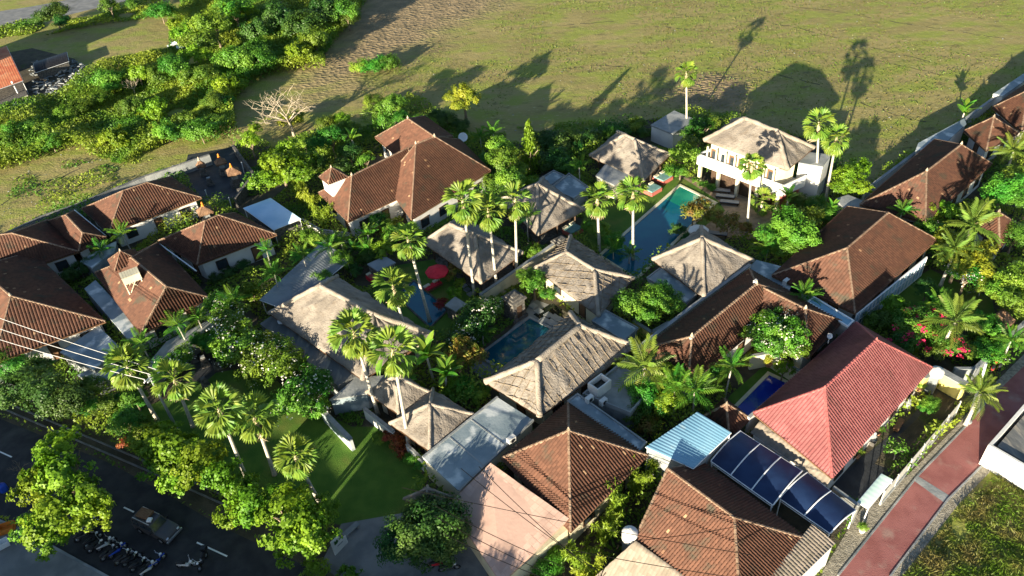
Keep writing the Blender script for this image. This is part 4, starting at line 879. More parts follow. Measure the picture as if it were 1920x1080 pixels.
T('reddish flowering tree at the corner of the teal pool', 'croton', [(872, 655, 2.6, 1.6), (895, 668, 2.2, 1.2), (855, 672, 2.2, 1.2)], 'tree', 'flowering_tree')
T('orange and green shrub beside the red parasol', 'croton', [(850, 505, 1.8, 1.0), (842, 520, 1.4, .8)], 'shrub')
T('lime shrub beside the square stone slab roof', 'lime', [(850, 548, 1.6, 1.0), (862, 530, 1.4, .8)], 'shrub')
T('low red shrub at the foot of the square stone slab', 'crotonr', [(828, 570, .9, .7)], 'shrub', trunk=False)
T('yellow variegated shrub at the shallow end of the long pool', 'croton', [(1300, 398, 2.2, 1.5), (1318, 385, 2.2, 1.1)], 'shrub')
T('yellow and pink leafless-stemmed shrub behind the pyramid thatch', 'croton', [(1365, 418, 1.9, 1.5), (1395, 428, 1.7, 1.2), (1340, 408, 1.9, 1.2)], 'shrub')
T('low spreading bush beside the pool palms', 'bright', [(1125, 432, 1.4, 1.6), (1155, 452, 1.2, 1.3), (1105, 422, 1.1, 1.0)], 'bush')
T('shaded shrub at the right edge of the long pool', 'darkleaf', [(1270, 430, 1.0, 1.1), (1290, 445, .9, .9)], 'bush', trunk=False)
T('leafy shrub against the grey terrace wall', 'broad', [(1205, 735, 2.8, 1.8), (1225, 758, 2.4, 1.6), (1195, 770, 2, 1.3)], 'shrub')
T('pale dry-leaved shrub at the corner of the long narrow flat roof', 'croton', [(1215, 800, 1.6, 1.2)], 'shrub')
T('bougainvillea with magenta bracts hanging over the dark yard', 'broad', [(1712, 610, 3, 1.8), (1700, 640, 2.6, 1.6), (1735, 595, 2.8, 1.5), (1690, 600, 2.4, 1.3)], 'shrub', 'bougainvillea', 'b')
T('bougainvillea with magenta bracts in front of the coconut palm', 'broad', [(1775, 640, 2.4, 1.5), (1800, 655, 2, 1.3), (1760, 655, 2, 1.2)], 'shrub', 'bougainvillea', 'b')
T('yellowish tree group right of the big brown house', 'yellowleaf', [(1800, 480, 3.8, 2.1), (1830, 500, 3.4, 2.0), (1780, 450, 3.6, 1.7), (1850, 470, 3, 1.6)])
T('green tree below the yellowish tree group', 'broad', [(1815, 515, 2.8, 1.8), (1850, 530, 2.6, 1.6), (1790, 505, 2.4, 1.3)], flowers='w')
T('green tree at the right edge beside the garden house', 'bright', [(1885, 350, 4, 2.2), (1905, 330, 4, 1.9), (1870, 365, 3.4, 1.7), (1910, 375, 3.2, 1.8)])
T('tree cut by the right edge above the umbrella roof', 'bright', [(1900, 520, 3.6, 2.2), (1905, 560, 3.2, 2.0), (1880, 545, 3, 1.6)])
T('shrub at the lane wall near the tiny umbrella roof', 'bright', [(1850, 655, 1.8, 1.4), (1875, 640, 1.6, 1.1)], 'shrub')
T('yellow-leaved shrub beside the right-edge roofs', 'lime', [(1740, 402, 2.6, 1.6), (1760, 415, 2.2, 1.2)], 'shrub')
T('dark shrub on the shaded lawn edge', 'darkleaf', [(1740, 540, 2, 1.5), (1760, 560, 1.6, 1.2)], 'shrub')
for i, (px, py, z, r, lb) in enumerate([(1132, 985, 2.2, 1.8, 'bamboo clump between the pyramid roof and the gable roof, lowest'), (1155, 935, 2.4, 1.9, 'bamboo clump beside the eave of the pyramid roof, middle'), (1195, 890, 2.3, 1.7, 'bamboo clump beside the eave of the pyramid roof, upper'), (1085, 1045, 2.0, 1.8, 'bamboo clump at the bottom edge below the pink roof'),
                                        (1250, 848, 2.4, 1.6, 'bamboo clump at the corner of the blue sheet roof'), (1228, 868, 2.0, 1.5, 'small bamboo clump against the gable roof corner'), (1110, 1080, 2.2, 1.8, 'bamboo clump cut by the bottom edge'), (580, 372, 2.6, 1.9, 'bright feathery bamboo beside the pale blue sheet roof'), (603, 398, 2.6, 1.9, 'bright feathery bamboo against the left tiled wing'), (560, 352, 2.6, 1.9, 'bright feathery bamboo below the yellow-green tree')]):
    T(lb, 'bamboo', [(px, py, z, r)], 'bamboo', group='feathery bamboo clumps', trunk=False)
T('vivid green bush at the bottom edge beside the pink roof', 'bright', [(1030, 1062, 1.2, 1.2), (1045, 1040, 1, .9)], 'bush', trunk=False)
T('round bush isolated on the bare meadow', 'bright', [(700, 122, 1.4, 2.7), (675, 125, 1.2, 2.2), (728, 118, 1.3, 2.3)], 'bush', trunk=False)
T('tall leafy tree in the thicket by the top edge', 'bright', [(400, 45, 6, 4.6), (430, 15, 5.5, 4.2), (375, 80, 4.6, 3.6), (365, 50, 4.5, 3.2)])
T('yellowish tree in the thicket above the metal scrap', 'lime', [(350, 60, 4.2, 3.2), (365, 105, 3.8, 3.0), (330, 45, 3.4, 2.4)])
T('olive tree in the middle of the thicket', 'broad', [(330, 125, 4, 3.4), (370, 140, 3.6, 3.2), (300, 140, 3, 2.6)])
T('dark leafy tree at the top of the thicket', 'darkleaf', [(520, 30, 4.5, 4.6), (570, 45, 4, 4.2), (620, 20, 4, 4.2), (480, 60, 3.6, 3.4)])
T('round tree by the farm track', 'darkleaf', [(100, 25, 4, 3.4), (75, 35, 3, 2.4), (115, 40, 3, 2.2)])
T('round bush by the farm track, farther right', 'broad', [(205, 12, 3, 2.6), (250, 8, 3, 2.4)], 'bush')
T('wide shrub in front of the thicket beside the shed', 'bright', [(150, 200, 2.2, 2.4), (180, 185, 2.2, 2.2), (120, 215, 2, 2.0)], 'shrub')
T('wide shrub at the left edge below the shed', 'bright', [(40, 245, 2.2, 2.6), (10, 265, 2, 2.4), (75, 240, 2, 2.0)], 'shrub')
T('wide shrub in the thicket nearest the temple court', 'bright', [(375, 245, 2.4, 2.6), (350, 225, 2.2, 2.2), (400, 230, 2.2, 2.0)], 'shrub')
T('garden tree between the bare tree and main house', 'broad', [(620, 255, 4, 2.1), (595, 275, 3.6, 1.9), (645, 240, 3.6, 1.9), (610, 230, 3.4, 1.6)])
T('darker garden tree left of the main house', 'darkleaf', [(655, 285, 3, 1.8), (640, 310, 2.6, 1.6), (600, 305, 2.6, 1.5)])
T('rounded pale shrub beside the tiled wing', 'frangi', [(686, 298, 2.4, 1.5)], 'shrub')
T('shrub in front of the main house wall', 'broad', [(710, 412, 2, 1.5), (725, 425, 1.8, 1.1)], 'shrub')
T('leafy shrub behind the left courtyard palms', 'bright', [(735, 445, 2.2, 1.5), (755, 432, 2, 1.2)], 'shrub')
T('dark shrub in the left courtyard', 'darkleaf', [(690, 480, 1.4, 1.3), (665, 505, 1.2, 1.2)], 'shrub')
T('clipped hedge in front of the villa columns', 'bright', [(1318, 345, .7, .8), (1335, 352, .7, .8), (1305, 338, .6, .6)], 'hedge', 'clipped_hedge', trunk=False)
T('dark shrub between the left tiled roofs', 'darkleaf', [(150, 505, 1.6, 1.4), (130, 515, 1.4, 1.1), (170, 490, 1.6, 1.1)], 'shrub')
T('row of low red-leaved plants beside the lower gate roof', 'crotonr', [(728, 818, .8, .8), (744, 832, .8, .85), (758, 845, .7, .8)], 'shrub', 'red_leaved_shrub', trunk=False)
T('low bright shrub at the lawn corner by the gate roof', 'bright', [(775, 858, .8, .9), (790, 868, .7, .8), (708, 822, .9, .7)], 'shrub', trunk=False)
T('glossy dark shrub bed above the blue-grey flat roof', 'bright', [(890, 742, 1.4, 1.3), (870, 730, 1.4, 1.2), (905, 735, 1.2, 1.0)], 'shrub', trunk=False)
T('low shrubs along the white side wall', 'darkleaf', [(430, 510, 1, 1.1), (455, 498, 1, 1.0), (405, 520, 1, 1.0)], 'shrub', trunk=False)
T('lime shrub at the edge of the side garden', 'lime', [(1470, 690, 1.8, 1.0), (1255, 745, 3, 1.4), (1240, 760, 2.4, 1.2)], 'shrub')
T('shrub at the patio end beside the yellow wall', 'bright', [(1745, 758, 1.4, .9), (1738, 765, 1.1, .7)], 'shrub', 'frangipani_tree')
T('bright vine spilling over the lane wall at right', 'lime', [(1870, 665, 1.4, 1.0), (1840, 672, 1, .8)], 'vine', trunk=False)
for px, py, z, r, k, lb in [(640, 490, 2.2, 1.6, 'bright', 'leafy shrub between carport roof and left courtyard'), (605, 520, 2.0, 1.4, 'broad', 'green shrub against the lower edge of the carport roof'), (720, 470, 2.4, 1.5, 'lime', 'lime shrub left of the fan palm over the left pool'), (585, 445, 2.2, 1.6, 'bright', 'leafy shrub at the top of the carport roof'), (470, 545, 2.4, 1.5, 'lime', 'lime shrub at the left corner of the carport roof'), (395, 640, 2.2, 1.4, 'bright', 'bright shrub above the small shrine corner'),
    (905, 300, 2.4, 1.7, 'broad', 'green shrub at the rear eave corner of the main house'), (1000, 345, 2.2, 1.6, 'bright', 'bright shrub left of the stepped flat roof'), (960, 365, 3.0, 2.0, 'broad', 'green tree between the three fan palms and the shaded thatch'), (1000, 470, 1.8, 1.3, 'bright', 'bright shrub along the cream garden wall'), (640, 225, 3.0, 2.0, 'lime', 'lime shrub behind the garden trees near the dry patch'), (790, 235, 2.4, 1.8, 'bright', 'bright shrub at the ridge end of the rear wing'), (570, 265, 2.6, 1.8, 'bright', 'bright shrub at the foot of the bare white tree'),
    (850, 730, 1.8, 1.4, 'lime', 'lime shrub beside the huge banana leaf'), (1085, 640, 1.6, 1.0, 'broad', 'green shrub squeezed between netted thatch and ring-stained roof'), (1170, 690, 2.0, 1.0, 'bright', 'bright shrub at the corner of the netted thatch eave'), (1260, 705, 3.0, 1.7, 'lime', 'lime tree beside the long brown wing end'), (1345, 690, 2.2, 1.3, 'bright', 'bright shrub in the small walled garden'),
    (1435, 340, 1.6, 1.2, 'bright', 'bright shrub below the villa balustrade corner'), (1650, 600, 2.4, 1.6, 'broad', 'green shrub at the lower corner of the big brown roof'), (1680, 575, 2.6, 1.6, 'lime', 'lime shrub between big brown roof and bougainvillea'), (1850, 610, 2.2, 1.5, 'bright', 'bright shrub beside the tiny umbrella roof'), (1745, 430, 2.6, 1.6, 'bright', 'bright shrub at the right corner of the big brown roof'), (1775, 395, 3.0, 1.7, 'lime', 'lime tree below the field-wall house'), (1690, 400, 2.2, 1.4, 'broad', 'green shrub under the eave of the field-wall house'), (1850, 400, 3.0, 1.8, 'lime', 'lime tree behind the small garden house'),
    (1905, 440, 3.4, 2.0, 'broad', 'green tree at the right edge right of the garden house'), (250, 745, 2.0, 1.5, 'bright', 'bright shrub between the two leftmost lawn palms'), (200, 760, 2.0, 1.6, 'broad', 'green shrub behind the roadside drain'), (370, 640, 2.0, 1.2, 'broad', 'green shrub between the wall-top slab and shrines'), (620, 690, 1.6, 1.1, 'bright', 'bright shrub at the lower corner of the mossy terrace'), (545, 225, 2.0, 1.8, 'yellowleaf', 'yellow-green shrub on the dry patch'), (310, 810, 2.4, 1.4, 'lime', 'lime shrub between drain and second lawn palm'), (450, 915, 2.2, 1.5, 'lime', 'lime shrub between the two roadside lime trees')]:
    T(lb, k, [(px, py, z, r), (px+random.uniform(-18, 18), py+random.uniform(-8, 12), z*.7, r*.75)], 'shrub', 'garden_shrub', group='garden shrubs between the houses')
for (a0, c0, z, lb) in [((88, 414), (147, 470), 3.0, 'white rain gutter in the valley left of the sunlit roof sliver'), ((140, 394), (198, 442), 3.0, 'white rain gutter in the valley right of the sunlit roof sliver'), ((296, 455), (368, 508), 3.05, 'white rain gutter between the tank house and the white-sided house')]:
    A, C_ = P(*a0, z), P(*c0, z); r_ = thing('gutter', lb, 'gutter', (A+C_)/2); b = MB(); b.tube([A, C_], .09, 6); b.build('channel', M['metalw'], r_)
    for t in (.2, .5, .8): q = A+(C_-A)*t; b = MB(); b.box((q[0], q[1], q[2]+.02), (.24, .06, .2), .6); b.build('bracket', M['chrome'], r_)
for px, py, z, r, k, lb in [(200, 150, 3.0, 2.6, 'bright', 'thicket tree nearest the rubble by the shed'), (245, 195, 2.6, 2.4, 'broad', 'thicket tree beside the dead pale shrub'), (290, 205, 2.6, 2.6, 'lime', 'yellowish thicket tree between the dead shrub and temple court'), (440, 110, 4.0, 3.4, 'bright', 'thicket tree right of the tall leafy tree'), (480, 110, 3.6, 3.0, 'broad', 'thicket tree above the dry patch'), (555, 95, 3.2, 3.2, 'lime', 'yellowish thicket tree at the mud edge'), (590, 75, 3.6, 3.4, 'bright', 'thicket tree nearest the cracked mud'), (650, 25, 4.0, 3.6, 'broad', 'thicket tree at the top edge beside the mud'), (95, 265, 2.2, 2.2, 'bright', 'thicket tree above the bare left field'), (215, 255, 2.2, 2.2, 'lime', 'yellowish thicket tree above the left boundary wall'), (310, 245, 2.2, 2.4, 'bright', 'thicket tree beside the path behind the temple court'), (425, 160, 3.0, 2.8, 'lime', 'yellowish thicket tree above the bare white tree'), (400, 190, 2.6, 2.4, 'broad', 'thicket tree left of the bare white tree'), (260, 140, 3.0, 2.6, 'lime', 'yellowish thicket tree above the dead pale shrub'), (440, 20, 5.0, 3.8, 'lime', 'yellowish tall thicket tree at the top edge'), (300, 20, 3.2, 3.0, 'bright', 'thicket tree at the end of the farm track')]:
    T(lb, k, [(px, py, z, r), (px+random.uniform(-22, 22), py+random.uniform(-6, 14), z*.75, r*.8), (px+random.uniform(-24, 24), py+random.uniform(-4, 12), z*.6, r*.65)], 'tree', 'thicket_tree', group='trees in the thicket behind the compound')
# bare trees
def bare_tree(label, base, h, spread, seed, m='barew', name='bare_tree', lv=4, leaf=None):
    r = np.random.default_rng(seed); B0 = P(*base, 0); root = thing(name, label, 'tree', B0); tw = MB(); tr = MB(); tips = []
    def grow(p, d, l, rad, k):
        pts = [p]; q = p
        for i in range(3): d = unit(d+r.normal(size=3)*.13+np.array([0, 0, .04])); q = q+d*l/3; pts.append(q)
        (tr if k < 2 else tw).tube(pts, [rad, rad*.85, rad*.7, rad*.55], 6 if k < 2 else 4, False)
        if k >= lv: tips.append(q); return
        for j in range(3 if k else 6):
            a = r.uniform(0, 6.28) if k else j*1.05+r.uniform(-.3, .3); e = unit(d*(.9 if k else .55)+np.array([math.cos(a), math.sin(a), r.uniform(-.1, .35)])*spread); grow(q if (j < 2 or k == 0) else pts[2], e, l*(.72 if k else .95), rad*.55, k+1)
    grow(B0-[0, 0, .1], np.array([0, 0, 1.]), h*.26, h*.022, 0); tr.build('trunk', M[m], root, smooth=True); tw.build('branches', M[m], root, kind='stuff')
    if leaf:
        C = [t-B0 for t in tips]; me = leafcloud('leaf_tufts', C, leaf[1], len(C)*12, leaf[1]*1.1, seed, asp=.4); me.materials.append(M[leaf[0]]); link('leaf_tufts', me, None, root)
bare_tree('leafless white-barked tree with fine wide branches on the dry patch', (553, 258), 13, 1.15, 4, lv=4)
bare_tree('dead pale shrub in the thicket near the open shed', (255, 178), 5, .8, 9, lv=3)
bare_tree('frangipani with bare thick limbs in the patio bed', (1676, 862), 3.0, .7, 12, m='bark', lv=2, leaf=('bright', .28), name='frangipani_tree')
bare_tree('twisted pale frangipani beside the shaded lawn at right', (1835, 555), 3.4, .9, 15, m='bark', lv=3, leaf=('broad', .25), name='frangipani_tree')
bare_tree('bare twiggy shrub by the lower-left road', (45, 885), 2.4, .9, 17, m='bark2', lv=3)
# ------------------------------------------------------------------ villa storeys under the high thatch
v0 = VILLA[0]; a = P(1308, 288, 4.25); c = P(1470, 348, 4.25); e = P(1514, 328, 4.25); d_ = a+e-c
fl = [a, c, e, d_]; EXCL.append([x[:2] for x in fl])
b = MB(); b.prism([x[:2] for x in fl], 3.0, 3.25); b.build('balcony_floor', M['conc'], v0)
for p, q in ((a, c), (c, e), (d_, a)):
    d = unit((q-p)[:2]); n = np.array([-d[1], d[0]]); n = n if n@((sum(fl)/4-p)[:2]) > 0 else -n
    b = MB(); b.prism([p[:2]-n*.02, q[:2]-n*.02-d*.16, q[:2]+n*.16-d*.16, p[:2]+n*.16], 2.6, 4.25); b.build('balustrade', M['white'], v0)
cen = sum(fl)/4; rm = [x+(cen-x)*np.array([.24, .24, 0]) for x in fl]
b = MB(); b.prism([x[:2] for x in rm], 3.252, 6.1); b.build('upper_room', M['cream'], v0)
d = unit((rm[1]-rm[0])[:2]); n = np.array([d[1], -d[0]]); n = n if n[1] < 0 else -n; rz = math.atan2(d[1], d[0]); wd = np.linalg.norm((rm[1]-rm[0])[:2])
for k in range(7):
    p = rm[0][:2]+d*wd*(k+.5)/7+n*.04; b = MB(); b.box((*p, 4.4), (wd/7*.82, .1, 2.2), rz); o = b.build('door', M['white' if k == 1 else 'wood'], v0)
    g = MB(); g.box((*(p+n*.05), 4.6), (wd/7*.5, .04, 1.3), rz); g.build('pane', M['glass'], o)
for k in range(8):
    p = rm[0][:2]+d*wd*k/7+n*.75; b = MB(); b.box((*p, 4.65), (.2, .2, 2.8), rz); b.build('column', M['cream'], v0)
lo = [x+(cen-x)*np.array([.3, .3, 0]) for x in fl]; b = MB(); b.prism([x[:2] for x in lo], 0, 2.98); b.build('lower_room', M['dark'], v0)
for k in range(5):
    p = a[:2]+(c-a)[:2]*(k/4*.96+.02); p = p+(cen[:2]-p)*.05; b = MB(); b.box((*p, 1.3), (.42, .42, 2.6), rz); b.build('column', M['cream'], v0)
q = [P(1498, 306, 5.4), P(1513, 287, 5.4), P(1557, 292, 5.4), P(1542, 314, 5.4)]; EXCL.append([x[:2] for x in q])
b = MB(); b.prism([x[:2] for x in q], 0, 5.4); b.build('stair_block', M['white'], v0); b = MB(); cc = sum(q)/4; b.prism([(cc+(x-cc)*1.03)[:2] for x in q], 5.402, 5.55); b.build('roof_slab', M['conc'], v0)
p = (c+e)/2; b = MB(); dd = unit((e-c)[:2]); n2 = np.array([dd[1], -dd[0]]); b.box((*(p[:2]-n2*.6), 1.3), (np.linalg.norm((e-c)[:2])*.8, .15, 2.6), math.atan2(dd[1], dd[0])); b.build('red_wall', M['redw'], v0)

# blue glazed veranda along the lawn side of the big brown house
A, C_ = P(1606, 590, 2.75), P(1738, 482, 2.75); r_ = thing('glazed_veranda', 'long pale blue glazed veranda front under the eave of the big brown house', 'veranda', ((A+C_)/2)*[1, 1, 0]); d = unit((C_-A)[:2]); rz = math.atan2(d[1], d[0]); L_ = np.linalg.norm((C_-A)[:2]); n = np.array([d[1], -d[0]]); k = 18
for z in (.12, 1.5, 2.75): b = MB(); b.box((*((A+C_)/2)[:2], z), (L_, .14, .12), rz); b.build('rail', M['metalw'], r_)
for i in range(k+1): p = A[:2]+d*L_*i/k; b = MB(); b.box((*(p+n*.01), 1.4), (.07, .12, 2.6), rz); b.build('mullion', M['metalw'], r_)
for i in range(k): p = A[:2]+d*L_*(i+.5)/k; b = MB(); b.box((*p, 1.4), (L_/k-.08, .04, 2.5), rz); b.build('pane', M['poly'], r_)
# ------------------------------------------------------------------ walls and gates
wall('cream garden wall between the three-palm pavilion and the netted thatch', [(900, 552), (1040, 455)], 2.1, .3, 'cream')
wall('boundary wall of the left houses along the meadow', [(-60, 462), (0, 441), (85, 402), (137, 385), (270, 330), (392, 289)], 1.9, .3, 'conc', cop='concd')
wall('white boundary wall of the right-hand houses along the field', [(1622, 356), (1718, 284), (1810, 222), (1922, 140), (2080, 30)], 2.4, .3, 'white')
wall('low dark wall at the foot of the temple court', [(436, 272), (475, 325), (440, 372)], 1.6, .3, 'stone', cop='stone')
wall('cream garden wall below the round frangipani', [(1408, 667), (1445, 660), (1500, 695)], 1.9, .25, 'cream')
wall('pale yellow wall stub left of the long brown wing', [(1188, 600), (1222, 622), (1255, 603)], 1.9, .3, 'yellow')
wall('white panel wall standing at the lawn corner', [(603, 767), (657, 823)], 1.7, .35, 'concb', name='panel_wall')
wall('white panel wall behind the two palm trunks', [(682, 764), (738, 808)], 1.6, .25, 'white', name='panel_wall')
wall('thin white wall under the lower gate roof', [(762, 832), (800, 868)], 1.8, .2, 'white')
wall('white wall left of the mossy terrace roof corner', [(632, 724), (672, 703)], 1.9, .2, 'cream')
wall('bright yellow wall at the end of the red roofed house', [(1730, 705), (1758, 690), (1812, 720)], 2.1, .6, 'yellow')
wall('grey wall at the top of the lane', [(1790, 690), (1828, 690), (1925, 600)], 1.8, .25, 'conc')
wall('white wall along the red roof and the ultramarine pool', [(1404, 782), (1500, 700), (1602, 608)], 3.0, .22, 'white')
wall('pale ledge wall between pyramid thatch and long brown wing', [(1195, 652), (1300, 572), (1407, 495)], 3.1, .3, 'cream')
wall('white garden wall left of the tall main house', [(566, 410), (600, 430), (655, 437)], 1.7, .25, 'white')
wall('low dark wall along the street', [(-20, 700), (60, 745)], 1.2, .25, 'stone', cop='conc')
def fence(label, pts, h, nslat=8):
    q = [P(*p, h) for p in pts]; root = thing('slat_fence', label, 'fence', (*((q[0]+q[-1])/2)[:2], 0))
    a, c = q[0], q[-1]; L_ = np.linalg.norm((c-a)[:2]); d = unit((c-a)[:2]); n = np.array([-d[1], d[0]]); rz = math.atan2(d[1], d[0]); k = int(L_/2.2)
    b = MB(); b.box((*((a+c)/2)[:2], .2), (L_, .2, .4), rz); b.build('base_wall', M['conc'], root)
    for i in range(k+1):
        p = a[:2]+d*L_*i/k; b = MB(); b.box((*p, h/2), (.12, .12, h), rz); b.build('post', M['fence'], root)
    me = None
    for i in range(k):
        for j in range(nslat):
            p = a[:2]+d*L_*(i+.5)/k; z = .5+(h-.55)*(j+.5)/nslat
            if me is None: b = MB(); b.box((0, 0, 0), (L_/k-.1, .03, (h-.55)/nslat*.86), 0); me = bpy.data.meshes.new('slat'); me.from_pydata(b.v, [], b.f); me.materials.append(M['fence'])
            o = bpy.data.objects.new('slat', me); COL.objects.link(o); o.parent = root; o.location = (p[0]-ORG[root.name][0], p[1]-ORG[root.name][1], z); o.rotation_euler[2] = rz
fence('grey-white slat fence between the patio and the red lane', [(1660, 920), (1802, 752)], 2.0)
# white walled building at the right edge
q = [P(1853, 834, 2.6), P(1925, 752, 2.6), P(2050, 810, 2.6), P(1975, 905, 2.6)]; r_ = thing('walled_yard', 'white walled yard at the right edge beside the lane', 'building', (*(sum(q)/4)[:2], 0)); EXCL.append([x[:2] for x in q]); cc = sum(q)/4
for i in range(4):
    x, y = q[i], q[(i+1) % 4]; d = unit((y-x)[:2]); n = np.array([-d[1], d[0]]); n = n if n@(cc-x)[:2] > 0 else -n
    b = MB(); b.prism([x[:2], y[:2]-d*.26, y[:2]+n*.25-d*.26, x[:2]+n*.25], 0, 2.6); b.build('wall', M['white'], r_)
b = MB(); w_ = [x+(cc-x)*.2 for x in q]; b.prism([x[:2] for x in w_], 0, 2.3); b.build('inner_roof', M['concd'], r_)
# stone gate tower, shrines, statues
def tower(label, px, w, h, m='stone', name='stone_gate', cat='gate', gap=True):
    p = P(*px, h); root = thing(name, label, cat, (p[0], p[1], 0)); rz = .65
    b = MB(); b.box((p[0], p[1], .2), (w*1.25, w*1.25, .4), rz); b.build('base', M[m], root)
    b = MB(); b.box((p[0], p[1], h*.45), (w, w, h*.9-.4), rz); b.build('body', M[m], root)
    b = MB(); b.box((p[0], p[1], h*.9+.05), (w*1.25, w*1.25, .2), rz); b.box((p[0], p[1], h*.9+.25), (w*.9, w*.9, .2), rz); b.box((p[0], p[1], h*.9+.44), (w*.5, w*.5, .2), rz); b.build('cornice', M[m], root)
    if gap:
        n = np.array([math.sin(rz), -math.cos(rz)]); b = MB(); b.box((*(p[:2]+n*w*.5), 1.1), (w*.4, .1, 1.8), rz); b.build('door', M['dark'], root)
    EXCL.append([(p[0]-w*.7, p[1]-w*.7), (p[0]+w*.7, p[1]-w*.7), (p[0]+w*.7, p[1]+w*.7), (p[0]-w*.7, p[1]+w*.7)])
tower('dark stone gate tower between the deep green tree and netted thatch', (963, 555), 1.7, 3.0)
tower('low dark stone gate pillar at the end of the cream garden wall', (1052, 450), 1.5, 2.4, gap=False)
def shrine(label, px, z, w, roof=True):
    p = P(*px, z); root = thing('shrine', label, 'shrine', (p[0], p[1], 0)); EXCL.append([(p[0]-w, p[1]-w), (p[0]+w, p[1]-w), (p[0]+w, p[1]+w), (p[0]-w, p[1]+w)])
    b = MB()
    for k in range(4): s = w*(1.2-.17*k); b.box((p[0], p[1], .15+.3*k), (s, s, .3), .5)
    b.build('stepped_base', M['stone'], root)
    b = MB(); b.box((p[0], p[1], (1.2+z-.7)/2), (w*.55, w*.55, max(.2, z-1.9)), .5); b.build('body', M['conc'], root)
    if roof:
        C = [np.array([p[0]+w*.95*math.cos(.5+math.pi/4+k*math.pi/2), p[1]+w*.95*math.sin(.5+math.pi/4+k*math.pi/2), z-.7]) for k in range(4)]; ap = np.array([p[0], p[1], z+.25])
        V, Q = join([thatch_grid(C[i], C[(i+1) % 4], ap, ap, facenrm((C[i], C[(i+1) % 4], ap, ap)), i, .3, .04) for i in range(4)]); link('thatch', npmesh('thatch', V-ORG[root.name], Q), M['thatchb'], root, smooth=True)
        b = MB(); b.lathe(ap-[0, 0, .1], [(.2, 0), (.24, .15), (.12, .3), (.16, .45), (.04, .7)], 8); b.build('finial', M['orange'] if w > 1.0 else M['finial'], root)
for px, z, w, lb in [((434, 315), 3.0, 1.25, 'largest thatched shrine in the temple court'), ((411, 297), 2.8, 1.0, 'small thatched shrine behind the largest one'), ((374, 303), 2.4, .8, 'low thatched shrine at the back wall of the temple court'), ((381, 388), 2.8, 1.2, 'thatched shrine in front of the white-sided tiled roof')]: shrine(lb, px, z, w*1.25)
for px, z, w, lb in [((388, 327), 1.8, .9, 'carved stone pedestal in the middle of the temple court'), ((447, 350), 1.6, .9, 'stepped stone altar at the right of the temple court'), ((375, 660), 2.0, .8, 'stone altar with a pale top in the small shrine corner'), ((400, 670), 1.7, .7, 'stone altar nearest the lawn in the small shrine corner'), ((355, 655), 1.8, .7, 'stone altar nearest the wall in the small shrine corner'), ((378, 705), 1.5, .7, 'low stone altar at the shrub in the small shrine corner')]: shrine(lb, px, z, w, False)
for px, h, lb in [((384, 358), 1.6, 'white post at the front of the temple court'), ((428, 372), 1.8, 'slender pale post at the right of the temple court'), ((452, 306), 1.8, 'leaning pale post at the back of the temple court')]:
    p = P(*px, h); r_ = thing('post', lb, 'post', (p[0], p[1], 0)); b = MB(); b.tube([(p[0], p[1], 0), (p[0]+.1, p[1], h)], .06, 7); b.build('shaft', M['metalw'], r_); b = MB(); b.lathe((p[0]+.1, p[1], h), [(.05, 0), (.12, .06), (.1, .16), (.02, .22)], 8); b.build('knob', M['white'], r_)
def pyr(root, c, w, z0, h, rz, m='tile2'):
    C = [np.array([c[0]+w*math.cos(rz+math.pi/4+k*math.pi/2), c[1]+w*math.sin(rz+math.pi/4+k*math.pi/2), z0]) for k in range(4)]; ap = np.array([c[0], c[1], z0+h]); ps = [face_grid(C[i], C[(i+1) % 4], ap, ap, facenrm((C[i], C[(i+1) % 4], ap, ap)), course=.3) for i in range(4)]
    V, Q = join([(x[0], x[1]) for x in ps]); link('roof_tiles', npmesh('roof_tiles', V-ORG[root.name], Q, np.concatenate([x[2] for x in ps])), M[m], root, kind='stuff'); caps(root, [(ap, k) for k in C], M['cap'], .1); finial(root, ap, .8)
# white water tower with a small tiled roof, and tank stand on the dark tiled house
p = P(623, 322, 7.2); r_ = thing('water_tower', 'white water tower with a little tiled pyramid roof', 'water tower', (p[0], p[1], 0))
b = MB(); b.box((p[0], p[1], 1.6), (1.2, 1.2, 3.2), .6); b.build('shaft', M['white'], r_)
b = MB(); C0 = [(p[0]+x*math.cos(.6)-y*math.sin(.6), p[1]+x*math.sin(.6)+y*math.cos(.6)) for x, y in ((-1, -1), (1, -1), (1, 1), (-1, 1))]
b.add([(p[0]+(x-p[0])*.6, p[1]+(y-p[1])*.6, 3.2) for x, y in C0]+[(p[0]+(x-p[0])*1.25, p[1]+(y-p[1])*1.25, 4.3) for x, y in C0]+[(p[0]+(x-p[0])*1.25, p[1]+(y-p[1])*1.25, 6.3) for x, y in C0], [(3, 2, 1, 0), (8, 9, 10, 11)]+[(4*k+a, 4*k+(a+1) % 4, 4*k+4+(a+1) % 4, 4*k+4+a) for k in (0, 1) for a in range(4)]); b.build('tank_room', M['white'], r_)
pyr(r_, p, 2.15, 6.32, 1.5, .6)
p = P(250, 528, 5.2); r_ = thing('tank_stand', 'pale boarded tank box on braced legs standing on the dark tiled roof', 'tank stand', (p[0], p[1], 3.8)); rz = .55
b = MB(); b.box((p[0], p[1], 6.0), (2.0, 1.5, .9), rz); b.build('tank_box', M['cream'], r_)
for i in range(7): b = MB(); b.box((p[0]+math.cos(rz)*(-.9+.3*i), p[1]+math.sin(rz)*(-.9+.3*i), 6.47), (.26, 1.6, .06), rz); b.build('lid_board', M['cream'], r_)
